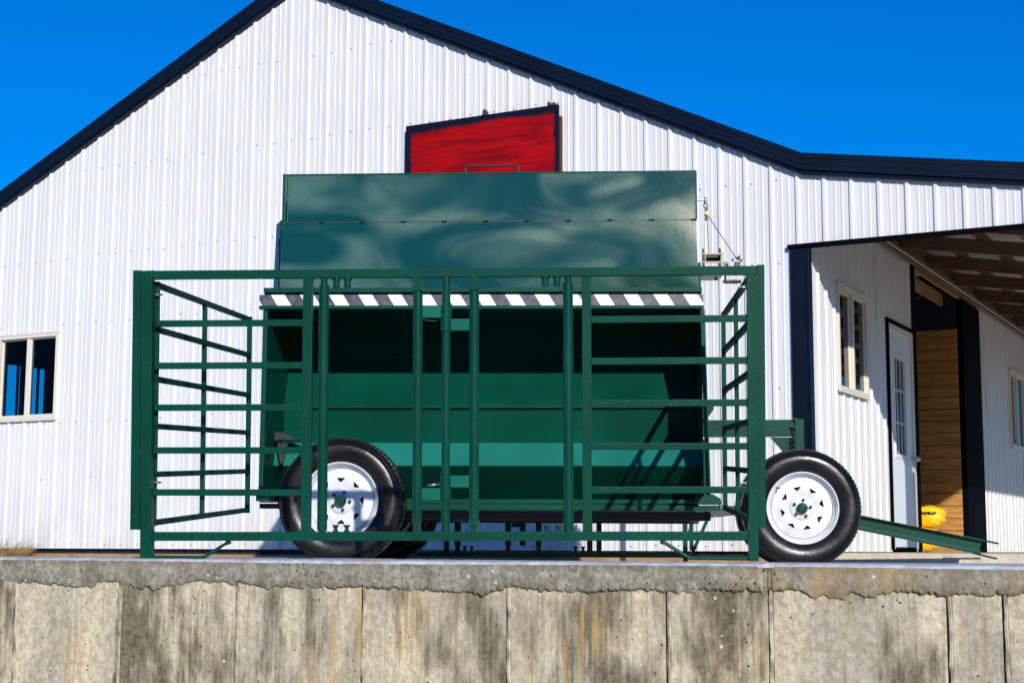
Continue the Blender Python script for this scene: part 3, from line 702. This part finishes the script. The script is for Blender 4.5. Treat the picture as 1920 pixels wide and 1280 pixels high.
# lower rails
bm = nb(); beam(bm, (-1.52, .36, .352), (1.205, .36, .345), .05, .030, .003); box(bm, -1.52, 1.20, .335, .339, .372, .395); link('lower_rail', bm, M_green, fd)
bm = nb(); beam(bm, (-1.25, .50, .305), (1.15, .50, .30), .06, .052, .003); beam(bm, (-1.25, 1.54, .305), (1.15, 1.54, .30), .06, .052, .003)
for x_ in (-1.2, -.4, .4, 1.1): box(bm, x_-.025, x_+.025, .53, 1.51, .28, .328)
link('chassis', bm, M_black, fd)
bm = nb(); box(bm, 1.118, 1.158, .47, .53, .274, .33, .003); link('chassis_cap', bm, M_green, fd)
bm = nb(); path(bm, [(1.158, .5, .30), (1.19, .5, .30), (1.19, .5, .345)], .005, 8); link('hook', bm, M_bolt, fd, True); bm = nb(); path(bm, [(1.2, .36, .36), (1.235, .4, .36)], .005, 8); link('pin', bm, M_bolt, fd, True)
bm = nb(); poly(bm, [(1.04, .368), (1.21, .368), (1.205, .40), (1.16, .425), (1.07, .425)], (.30, .46)); link('end_step', bm, M_greenplain, fd)
bm = nb(); poly(bm, [(-1.475, .372), (-1.475, .405), (-1.36, .405), (-1.36, .372)], (.03, .3)); link('rear_step', bm, M_green, fd); bm = nb(); box(bm, -1.33, -1.25, .45, .52, .25, .33); link('spring_hanger', bm, M_green, fd)
bm = nb(); poly(bm, [(-1.41, .735), (-1.41, .78), (-1.36, .78), (-1.27, .735)], (.20, .32)); poly(bm, [(-1.40, .72), (-1.34, .72), (-1.365, .60), (-1.385, .60)], (.24, .25)); link('fender_bracket', bm, M_black, fd)
# small chute on the right end, end tube, drawbar beam
bm = nb(); poly(bm, [(1.12, 1.012), (1.222, 1.012), (1.222, .985), (1.18, .925), (1.12, .925)], (1.0, 1.3)); link('end_chute', bm, M_green, fd)
bm = nb(); beam(bm, (1.175, 1.06, .80), (1.175, 1.06, .42), .035, .035, .003, up=(0, 1, 0)); link('end_tube', bm, M_green, fd)
bm = nb(); beam(bm, (1.12, 1.11, .868), (1.76, 1.11, .872), .10, .105, .005)
box(bm, 1.733, 1.79, 1.04, 1.18, .45, .925, .004)
poly(bm, [(1.585, .812), (1.735, .812), (1.735, .68), (1.70, .68)], (1.09, 1.12)); box(bm, 1.72, 1.75, 1.04, 1.10, .92, .932); link('tongue_beam', bm, M_green, fd)
bm = nb(); pz = .875
for i in range(9):
    b = nb(); ring = [((.009 if i % 2 else .004)*math.cos(t*math.pi/4), .0045*0+(.004 if i % 2 else .009)*math.cos(t*math.pi/4), .013*math.sin(t*math.pi/4)) for t in range(9)]
    path(bm, [(1.725+q[0], 1.035+q[1]-.0, pz-i*.020+q[2]) for q in ring], .003, 6)
beam(bm, (1.70, 1.035, .878), (1.74, 1.035, .878), .01, .006, .001); link('safety_chain', bm, M_black, fd)
# tow pole lying out to the right
bm = nb(); ax0, ax1 = Vector((1.80, 1.11, .345)), Vector((2.875, 1.11, .128)); dv = (ax1-ax0).normalized(); up_ = Vector((-dv.z, 0, dv.x))
beam(bm, ax0, ax1, .012, .088, .002); beam(bm, ax0+up_*.042-Vector((0, .02, 0)), ax1+up_*.042-Vector((0, .02, 0)), .05, .006, .001); beam(bm, ax0-up_*.036-Vector((0, .025, 0)), ax1-up_*.036-Vector((0, .025, 0)), .05, .022, .003)
link('tow_pole', bm, M_green, fd)
bm = nb(); tube(bm, (2.80, 1.11, .19), (2.990, 1.11, .150), .006, 8); link('hitch_rod', bm, M_greenplain, fd)
bm = nb(); tube(bm, (2.82, 1.09, .093), (2.972, 1.09, .056), .006, 8); link('hitch_rod', bm, M_greenplain, fd)
bm = nb(); tube(bm, (-.983, .12, .374), (-.983, 1.93, .374), .03, 12); link('axle', bm, M_black, fd); bm = nb(); tube(bm, (1.742, .9, .36), (1.742, 1.5, .36), .03, 12); link('axle', bm, M_black, fd)
bm = nb(); beam(bm, (1.0, 1.0, .31), (1.76, 1.08, .40), .06, .06, .004); link('axle_brace', bm, M_black, fd)
# wheels
def wheel(cx, cy, cz, rot=0., flip=False):
    wr = bpy.data.objects.new('wheel', None); col.objects.link(wr); wr.parent = fd; wr.location = (cx, cy, cz); wr.rotation_euler = (0, R(rot), R(180) if flip else 0)
    return wr
def tyre_mesh():
    bm = nb(); RO = .366; W2 = .226
    prof = [(.214, .020), (.222, .010), (.232, .004), (.236, .0065), (.240, .0035), (.262, -.006), (.285, -.010), (.305, -.010), (.318, -.006), (.3195, -.009), (.322, -.003), (.335, .006), (.337, .002), (.340, .008), (.349, .016), (.355, .022)]
    full = prof+[(r_, W2-y_) for r_, y_ in reversed(prof)]
    lathe(bm, prof+[(.340, .030), (.340, W2-.030)]+[(r_, W2-y_) for r_, y_ in reversed(prof)], 96)
    # tread blocks
    seg = 84
    for i in range(seg):
        a0 = 2*math.pi*i/seg; da = 2*math.pi/seg*.80
        for k_, (y0, y1, sh_) in enumerate(((.018, .055, 0), (.061, .088, .4), (.094, .132, .1), (.138, .165, .5), (.171, W2-.018, .2))):
            b = nb(); vs = []
            for rr_ in (.338, RO-(.008 if k_ in (0, 4) else 0)):
                for aa in (a0+sh_*da, a0+sh_*da+da):
                    for yy in (y0, y1):
                        r3 = rr_
                        if k_ == 0 and yy == y0 and rr_ > .35: r3 = .352
                        if k_ == 4 and yy == y1 and rr_ > .35: r3 = .352
                        vs.append(b.verts.new((r3*math.cos(aa), yy, r3*math.sin(aa))))
            for q in ((0, 1, 3, 2), (4, 6, 7, 5), (0, 4, 5, 1), (2, 3, 7, 6), (0, 2, 6, 4), (1, 5, 7, 3)): b.faces.new([vs[j] for j in q])
            merge(bm, b)
    return bm
def rim_mesh():
    bm = nb()
    lathe(bm, [(.205, .02), (.222, .010), (.2225, .006), (.220, .002), (.215, .002), (.210, .010), (.206, .028), (.200, .040), (.192, .046), (.188, .052), (.190, .20), (.215, .215)], 96)
    # disc with eight triangular openings
    b = nb(); def_r = .186
    out = [b.verts.new((def_r*math.cos(2*math.pi*i/96), 0, def_r*math.sin(2*math.pi*i/96))) for i in range(96)]
    inn = [b.verts.new((.076*math.cos(2*math.pi*i/48), 0, .076*math.sin(2*math.pi*i/48))) for i in range(48)]
    ed = [b.edges.new((out[i], out[(i+1) % 96])) for i in range(96)]+[b.edges.new((inn[i], inn[(i+1) % 48])) for i in range(48)]
    for k_ in range(8):
        a0 = 2*math.pi*k_/8+math.pi/8; sg = 1 if k_ % 2 else -1
        T = [(.152, -sg*.118), (.152, sg*.085), (.123, sg*.055)]
        T = [(.1345, -.20), (.1345, .20), (.105, .03)]
        T = [(r_, a_) for r_, a_ in T]
        tri = []
        for i_ in range(3):        # rounded corners
            c_ = Vector((T[i_][0]*math.cos(a0+T[i_][1]), 0, T[i_][0]*math.sin(a0+T[i_][1])))
            for j_ in ((-1, 1)):
                o_ = T[(i_+j_) % 3]; ov = Vector((o_[0]*math.cos(a0+o_[1]), 0, o_[0]*math.sin(a0+o_[1])))
                tri.append(c_+(ov-c_)*.15)
        tv = [b.verts.new(q) for q in tri]; ed += [b.edges.new((tv[i_], tv[(i_+1) % 6])) for i_ in range(6)]
    res = bmesh.ops.triangle_fill(b, use_beauty=True, use_dissolve=False, edges=ed)
    for v in b.verts:
        r_ = math.hypot(v.co.x, v.co.z); v.co.y = .050-.012*max(0, 1-abs(r_-.13)/.06)
    ex = bmesh.ops.extrude_face_region(b, geom=list(b.faces))
    for g in ex['geom']:
        if isinstance(g, bmesh.types.BMVert): g.co.y += .004
    merge(bm, b)
    lathe(bm, [(.0761, .0505), (.074, .044), (.068, .040), (.030, .038), (.0, .038)], 48)
    return bm
proto = []
wp = [(-.983, 0., .374, 22, False), (-.983, 2.05, .374, 0, True), (1.742, .80, .36, 10, False), (1.742, 1.45, .36, 0, True)]
for i, (cx, cy, cz, rot, fl) in enumerate(wp):
    wr = wheel(cx, cy, cz, rot, fl)
    if i == 0:
        t_ = link('tyre', tyre_mesh(), M_tyre, wr, True); r_ = link('rim', rim_mesh(), M_rim, wr, True)
        bm = nb(); lathe(bm, [(.186, .066), (.0, .066)], 48); bmesh.ops.recalc_face_normals(bm, faces=bm.faces); bk = link('wheel_shade_disc', bm, M_hubshade, wr)  # black disc put in as the shade behind the rim openings
        bm = nb(); lathe(bm, [(.033, .045), (.033, .012), (.031, .006), (.024, -.002), (.022, -.006), (.017, -.0065), (.016, -.002), (.0, -.002)], 40); hc = link('hub_cap', bm, M_green, wr, True)
        ln = []
        for k_ in range(5):
            bm = nb(); an = R(90+72*k_); b = nb(); bmesh.ops.create_cone(b, cap_ends=True, segments=6, radius1=.0105, radius2=.009, depth=.02)
            b.transform(Matrix.Translation((.052*math.cos(an), .030, .052*math.sin(an))) @ Matrix.Rotation(R(90), 4, 'X')); merge(bm, b)
            ln.append(link('lug_nut', bm, M_green, wr))
        bm = nb(); tube(bm, (.196*math.cos(R(150)), .03, .196*math.sin(R(150))), (.185*math.cos(R(150)), -.002, .185*math.sin(R(150))), .005, 8); vv = link('valve_stem', bm, M_handle, wr)
        proto = [t_, r_, bk, hc, vv]+ln
    else:
        for q in proto:
            c = q.copy(); col.objects.link(c); c.parent = wr
# winch, cable and crank
wi = bpy.data.objects.new('winch', None); col.objects.link(wi); wi.parent = fd
bm = nb()
for x_ in (1.122, 1.222): poly(bm, [(.30, 1.775), (.42, 1.775), (.42, 1.85), (.40, 1.90), (.385, 1.90), (.36, 1.845), (.335, 1.88), (.31, 1.88), (.30, 1.84)], (x_, x_+.006), 0)
link('side_plate', bm, M_hinge, wi)
bm = nb(); tube(bm, (1.128, .36, 1.835), (1.222, .36, 1.835), .022, 18); link('drum', bm, M_cable, wi, True)
bm = nb(); box(bm, 1.118, 1.24, .29, .30, 1.842, 1.852); box(bm, 1.118, 1.24, .29, .30, 1.792, 1.802); box(bm, 1.13, 1.136, .288, .298, 1.77, 1.85); box(bm, 1.232, 1.24, .288, .298, 1.77, 1.86); tube(bm, (1.24, .36, 1.80), (1.275, .36, 1.80), .010, 10); link('frame', bm, M_zinc, wi)
bm = nb(); box(bm, 1.092, 1.22, .22, .42, 1.708, 1.722, .003); box(bm, 1.085, 1.10, .20, .42, 1.60, 1.78); tube(bm, (1.195, .3, 1.705), (1.195, .3, 1.69), .008, 8); link('mounting_plate', bm, M_green, fd)
bm = nb(); box(bm, 1.125, 1.235, .30, .42, 1.722, 1.775, .003); link('pedestal', bm, M_green, wi)
bm = nb(); beam(bm, (1.268, .36, 1.80), (1.248, .33, 1.685), .006, .014, .001); tube(bm, (1.236, .33, 1.685), (1.25, .33, 1.685), .009, 10); link('crank_arm', bm, M_hinge, wi)
bm = nb(); lathe(bm, [(.0, 0), (.011, 0), (.012, .008), (.010, .02), (.013, .05), (.010, .085), (.012, .095), (.0, .095)], 16); b = bm; b.transform(Matrix.Translation((1.25, .33, 1.685)) @ Matrix.Rotation(R(-90), 4, 'Z')); link('crank_handle', bm, M_handle, wi, True)
bm = nb(); tube(bm, (1.07, .36, 2.19), (1.153, .36, 2.192), .007, 10); tube(bm, (1.143, .36, 2.205), (1.143, .36, 2.165), .010, 10); link('pulley_arm', bm, M_bolt, fd)
pu = bpy.data.objects.new('pulley', None); col.objects.link(pu); pu.parent = fd
bm = nb(); b = nb(); path(bm, [(1.143+.012*math.cos(t*math.pi/4), .36, 2.155+.013*math.sin(t*math.pi/4)) for t in range(9)], .0035, 6); box(bm, 1.138, 1.156, .35, .372, 2.065, 2.14, .003); link('pulley_block', bm, M_handle, pu)
bm = nb(); tube(bm, (1.148, .34, 2.106), (1.148, .38, 2.106), .012, 12); link('sheave', bm, M_brass, pu)
bm = nb(); tube(bm, (1.150, .36, 2.075), (1.160, .36, 1.86), .0022, 6); tube(bm, (1.158, .36, 2.09), (1.318, .36, 1.838), .0028, 6); link('winch_cable', bm, M_cable, fd)
bm = nb(); path(bm, [(1.318, .36, 1.838), (1.335, .36, 1.825), (1.34, .36, 1.848)], .006, 8); box(bm, 1.31, 1.345, .34, .38, 1.74, 1.808, .004); tube(bm, (1.30, .345, 1.822), (1.30, .375, 1.822), .008, 8); tube(bm, (1.35, .345, 1.82), (1.35, .375, 1.82), .008, 8); box(bm, 1.09, 1.36, .37, .40, 1.74, 1.765); link('cable_hook', bm, M_black, fd)

# ================================================================ FRONT PEN
pen = thing('creep_gate_pen', 'green tubular steel pen front with folded side panels standing before the feeder', 'livestock gate', (0, 6.88, .02), (R(3.3), 0, R(-4.06)))
pen.scale = (.8, .8, .8)
def rail(p0, p1, wd, ht, name, par=pen, bev=.003, m=M_green, up=(0, 0, 1)):
    bm = nb(); beam(bm, p0, p1, wd, ht, bev, up); d_ = (Vector(p1)-Vector(p0)).normalized(); u_ = Vector(up); s_ = d_.cross(u_).normalized()
    for e_, q in ((0, Vector(p0)), (1, Vector(p1))):
        for sd_ in (-1, 1):
            for t_ in range(5):
                b = nb(); bmesh.ops.create_icosphere(b, subdivisions=1, radius=rndw.uniform(.0035, .006))
                b.transform(Matrix.Translation(q+(d_ if e_ == 0 else -d_)*.002+u_*sd_*ht*.5+s_*(-wd*.5+wd*(t_+.5)/5)*1.0)); merge(bm, b)
            for t_ in range(4):
                b = nb(); bmesh.ops.create_icosphere(b, subdivisions=1, radius=rndw.uniform(.0025, .0045))
                b.transform(Matrix.Translation(q+(d_ if e_ == 0 else -d_)*.002+s_*sd_*wd*.5+u_*(-ht*.5+ht*(t_+.5)/4))); merge(bm, b)
    return link(name, bm, m, par)
rndw = random.Random(31)
T = .048
rail((-2.015, 0, 1.618), (1.345, 0, 1.616), T, .048, 'top_rail')
rail((-1.987, 0, .166), (1.283, 0, .179), T, .048, 'bottom_rail')
bm = nb(); poly(bm, [(-2.050, .040), (-1.987, .040), (-2.010, 1.594), (-2.073, 1.594)], (-.03, .03)); box(bm, -2.074, -2.012, -.03, .03, 1.594, 1.642, .003); link('post', bm, M_green, pen)
bm = nb(); poly(bm, [(1.283, .046), (1.334, .046), (1.345, 1.592), (1.289, 1.592)], (-.03, .03)); link('post', bm, M_green, pen)
bm = nb(); poly(bm, [(-2.110, .203), (-2.057, .203), (-2.077, 1.644), (-2.119, 1.644)], (-.028, .028)); link('edge_channel', bm, M_green, pen)
bm = nb(); poly(bm, [(1.3365, .223), (1.375, .223), (1.384, 1.645), (1.3465, 1.645)], (-.028, .028)); link('edge_channel', bm, M_green, pen)
for zz in (1.346, 1.110, .877, .640, .408): rail((-1.99-.0+(.0), .0, zz), (-1.157, .0, zz), .034, .036, 'rail')
for zz in (1.353, 1.124, .8945, .6595, .4245): rail((.440, 0, zz), (1.287, 0, zz+.002), .034, .037, 'rail')
rail((-1.131, 0, .190), (-1.131, 0, 1.594), .053, .040, 'flat_post', up=(0, 1, 0)); rail((.4155, 0, .200), (.4155, 0, 1.592), .050, .040, 'flat_post', up=(0, 1, 0))
def pipe(x_, z0, z1, r_, name): 
    bm = nb(); tube(bm, (x_, 0, z0), (x_, 0, z1), r_, 24); return link(name, bm, M_green, pen, True)
def gate_pipe(x_, r_, z0, z1):
    g = pipe(x_, z0, z1, r_, 'gate_pipe'); return g
# outer drop pipes with their pins
for x_, xs_ in ((-1.042, (-.973, -.911)), (.3135, (.188, .2525))):
    g = gate_pipe(x_, .0275, .199, 1.555)
    bm = nb(); tube(bm, (x_, 0, 1.55), (x_, 0, 1.596), .019, 16); link('pin', bm, M_green, g, True); bm = nb(); tube(bm, (x_, 0, .188), (x_, 0, .20), .019, 16); link('pin', bm, M_green, g, True)
    for q in xs_:
        bm = nb(); tube(bm, (q, 0, 1.540), (q, 0, 1.596), .019, 16); tube(bm, (q, 0, 1.5955), (q, 0, 1.585), .026, 16); link('socket', bm, M_green, pen, True)
        bm = nb(); lathe(bm, [(.0, .042), (.018, .042), (.019, .036), (.011, .028), (.010, .018), (.017, .006), (.024, 0)], 18); bm.transform(Matrix.Translation((q+.006, 0, .189+.001)) @ Matrix.Rotation(R(90), 4, 'X')); link('spool', bm, M_green, pen, True)
# two swinging gate pipes with square sleeves
for x_, s_ in ((-.5165, 1), (-.2035, -1)):
    g = gate_pipe(x_, .0265, .245, 1.535)
    bm = nb(); box(bm, x_-.0195, x_+.0195, -.030, .012, 1.519, 1.620, .003)
    if s_ > 0: box(bm, x_-.0285, x_+.0285, -.032, .028, 1.515, 1.545, .003)
    link('sleeve', bm, M_green, g)
    bm = nb(); box(bm, x_-.0195, x_+.0195, -.030, .012, .157, .258, .003)
    if s_ < 0: box(bm, x_-.0275, x_+.0275, -.032, .028, .225, .262, .003)
    link('sleeve', bm, M_green, g)
pipe(-.3595, .188, 1.596, .0235, 'centre_pipe')
M_lug = green('green_sparkle', (.005, .11, .075))
for (z0, z1, s_) in ((1.3655, 1.437, -1), (1.294, 1.3645, 1), (.4365, .503, 1), (.366, .4355, -1)):
    bm = nb(); tube(bm, (-.3595, 0, z0), (-.3595, 0, z1), .030, 24)
    hg = link('hinge_collar', bm, M_green, pen, True); bm = nb(); mz = (z0+z1)/2
    if s_ < 0: box(bm, -.491, -.387, -.016, .016, mz-.032, mz+.032, .003)
    else: box(bm, -.332, -.229, -.016, .016, mz-.032, mz+.032, .003)
    link('hinge_plate', bm, M_lug, hg)
bm = nb(); pts = [(-.462+.075*t/40, .0+.006*math.cos(t*1.6), .448+.006*math.sin(t*1.6)+t*.0002) for t in range(41)]; path(bm, pts, .0016, 5); link('spring', bm, M_bolt, pen)
bm = nb(); path(bm, [(-.49, .0, 1.36), (-.44, .0, 1.352), (-.41, 0, 1.352)], .003, 6); link('latch_wire', bm, M_cable, pen)
# foot braces
bm = nb(); path(bm, [(-1.99, 0, .052), (-1.700, 0, .052), (-1.565, 0, .136)], .009, 10); tube(bm, (-1.573, 0, .131), (-1.553, 0, .140), .013, 10); link('foot_brace', bm, M_green, pen, True)
bm = nb(); path(bm, [(1.33, 0, .057), (.965, 0, .060), (.822, 0, .148)], .010, 10); tube(bm, (.832, 0, .141), (.812, 0, .153), .014, 10); link('foot_brace', bm, M_green, pen, True)
for x_, z_, s_ in ((-2.0, 1.51, 1), (-1.99, .463, 1), (1.285, 1.528, -1), (1.285, .463, -1)):
    bm = nb(); tube(bm, (x_, .01, z_), (x_+s_*.040, .01, z_), .006, 8); tube(bm, (x_+s_*.005, .01, z_), (x_+s_*.016, .01, z_), .011, 6); link('bolt', bm, M_bolt, pen)
# side panels folded straight back
M_matte = green('green_paint_dull', (.001, .040, .028), rough=.62)
M_matte.node_tree.nodes['Principled BSDF'].inputs['Coat Weight'].default_value = 0
def side(x_, zs, y1, ym):
    sp_ = bpy.data.objects.new('side_panel', None); col.objects.link(sp_); sp_.parent = pen
    for zz in zs: rail((x_, .035, zz), (x_, y1-.02, zz), .030, .032, 'rail', sp_, .003, M_matte)
    rail((x_, .048, zs[-1]-.016), (x_, .048, zs[0]+.016), .03, .026, 'stile', sp_, up=(0, 1, 0))
    rail((x_, ym, zs[-1]+.016), (x_, ym, zs[0]-.016), .026, .030, 'stile', sp_, up=(0, 1, 0))
    rail((x_, y1, zs[-1]-.018), (x_, y1, zs[0]+.018), .030, .036, 'stile', sp_, up=(0, 1, 0))
    return sp_
side(-2.002, (1.568, 1.318, 1.038, .775, .507, .239), 2.24, 1.06)
side(1.305, (1.575, 1.33, 1.06, .797, .528, .262), 2.24, 1.06)

# ================================================================ REAR PEN (behind the feeder)
rp = thing('creep_gate_pen', 'second green pen front seen low behind the feeder, beneath its chassis', 'livestock gate', (0, 12., 0), (0, 0, R(-3.3)))
def rr(x0, x1, z0, z1, name, d=.024, bev=.003):
    bm = nb(); box(bm, x0, x1, -d, d, z0, z1, bev); return link(name, bm, M_green, rp)
rr(-1.42, 1.30, .045, .085, 'bottom_rail'); rr(-1.42, 1.30, 1.30, 1.345, 'top_rail')
for x_, w_ in ((-.492, .038), (-.408, .05), (-.022, .046), (.089, .046), (.211, .046), (.597, .044), (.668, .04)): rr(x_-w_/2, x_+w_/2, .085 if w_ < .045 else .13, 1.30, 'gate_post')
for x_ in (-.408, -.022, .211):
    rr(x_-.018, x_+.018, .0855, .14, 'sleeve', .02)
rr(.005, .07, .27, .31, 'hinge_plate', .012); rr(1.3005, 1.335, -.01, 1.345, 'post'); rr(-1.46, -1.4205, -.01, 1.345, 'post')
for q in (-.355, -.30, .49, .545):
    bm = nb(); lathe(bm, [(.0, .042), (.018, .042), (.019, .036), (.011, .028), (.010, .018), (.017, .006), (.024, 0)], 12); bm.transform(Matrix.Translation((q, 0, .0855)) @ Matrix.Rotation(R(90), 4, 'X')); link('spool', bm, M_green, rp, True)
bm = nb(); beam(bm, (1.36, .0, .06), (1.50, .0, .36), .03, .025, .003); beam(bm, (1.37, .1, .36), (1.37, .1, .10), .03, .03, .003, up=(0, 1, 0)); beam(bm, (1.325, .05, .18), (1.40, .05, .36), .02, .02, .002); link('corner_brace', bm, M_green, rp)

# ================================================================ YELLOW BAGS
def sack(name, label, c, sx, sy, sz, seed):
    bm = nb(); bmesh.ops.create_uvsphere(bm, u_segments=40, v_segments=24, radius=1); r_ = random.Random(seed)
    ph = [r_.uniform(0, 6) for _ in range(6)]
    for v in bm.verts:
        x_, y_, z_ = v.co; sg = lambda t, e: math.copysign(abs(t)**e, t)
        wv = 1+.025*math.sin(5*x_+ph[0]+3*z_)+.02*math.sin(9*z_+ph[1]+4*y_)+.015*math.sin(14*x_+7*z_+ph[2])
        v.co = Vector((sg(x_, .45)*sx*wv, sg(y_, .6)*sy*wv, sg(z_, .6)*sz*wv*(1-.25*abs(sg(x_, .45))**4)))
    o = link(name, bm, M_bag, None, True); o.location = bld2w(*c); o.rotation_euler.z = R(BROT); tag(o, label, 'bag'); return o
s1 = sack('feed_bag', 'yellow plastic bag printed PREMIUM lying on top of another bag in the barn bay', (2.36, 5.35, .49), .28, .2, .125, 1)
s2 = sack('feed_bag', 'yellow plastic bag underneath the printed one at the foot of the plank wall', (2.28, 5.33, .23), .30, .22, .145, 2)
for o_ in (s1, s2): o_['group'] = 'stacked yellow bags'
def text(body, size, loc, parent):
    cu = bpy.data.curves.new('print', 'FONT'); cu.body = body; cu.size = size; cu.align_x = 'CENTER'; cu.extrude = .001; cu.offset = size*.035
    o = bpy.data.objects.new('tmp', cu); col.objects.link(o); dg = bpy.context.evaluated_depsgraph_get(); me = bpy.data.meshes.new_from_object(o.evaluated_get(dg))
    bpy.data.objects.remove(o); me.materials.clear(); me.materials.append(M_ink); o2 = bpy.data.objects.new('print', me); col.objects.link(o2)
    o2.parent = parent; o2.location = loc; o2.rotation_euler = (R(90), 0, 0); return o2
text('PREMIUM', .046, (.135, -.212, .015), s1)
text('ICE  MELTER', .030, (.045, -.208, -.03), s1) if 0 else None

# ================================================================ GRASS
def tuft(name, label, cat, c, n, rad, h, mats, lean=.5, seed=1):
    r_ = random.Random(seed); root = None
    for mi, (m_, frac, hh, nm) in enumerate(mats):
        bm = nb()
        for _ in range(int(n*frac)):
            an = r_.uniform(0, 6.28); rr_ = rad*math.sqrt(r_.random())*.7; x_, y_ = rr_*math.cos(an), rr_*math.sin(an)*.5
            d = Vector((math.cos(an)*r_.uniform(0, lean)+r_.uniform(-.15, .15), math.sin(an)*r_.uniform(0, lean), 1)).normalized(); L = hh*r_.uniform(.5, 1); wd = .0035
            side_ = Vector((-math.sin(an+1), math.cos(an+1), 0))*wd; prev = None
            for s_ in range(6):
                t = s_/5; pnt = Vector((x_, y_, 0))+d*L*t+Vector((math.cos(an), math.sin(an), -.5))*(L*.35*t*t*lean*1.5); w_ = 1-t*.92
                row = (bm.verts.new(pnt-side_*w_), bm.verts.new(pnt+side_*w_))
                if prev: bm.faces.new((prev[0], prev[1], row[1], row[0]))
                prev = row
        o = link(nm if root else name, bm, m_, root)
        if root is None: root = o; o.location = c; tag(o, label, cat)
    return root
tuft('grass_tuft', 'tuft of dry straw and green grass blades growing at the foot of the barn wall', 'grass', bld2w(-6.0, -.30, -.02), 900, .46, .5, [(M_grassd, .9, .25, 'blades'), (M_grassg, .10, .46, 'green_blades')], .8, 4)
tuft('weed', 'tiny green weed sprouting in front of the wooden skirt board', 'weed', bld2w(-5.14, -.06, -.02), 26, .06, .11, [(M_grassg, 1, .09, 'b')], .5, 6)
tuft('weed', 'small dry brown weed lying against the skirt board beside the pen post', 'weed', bld2w(-4.72, -.06, -.02), 60, .16, .08, [(M_grassd, 1, .075, 'b')], .9, 8)
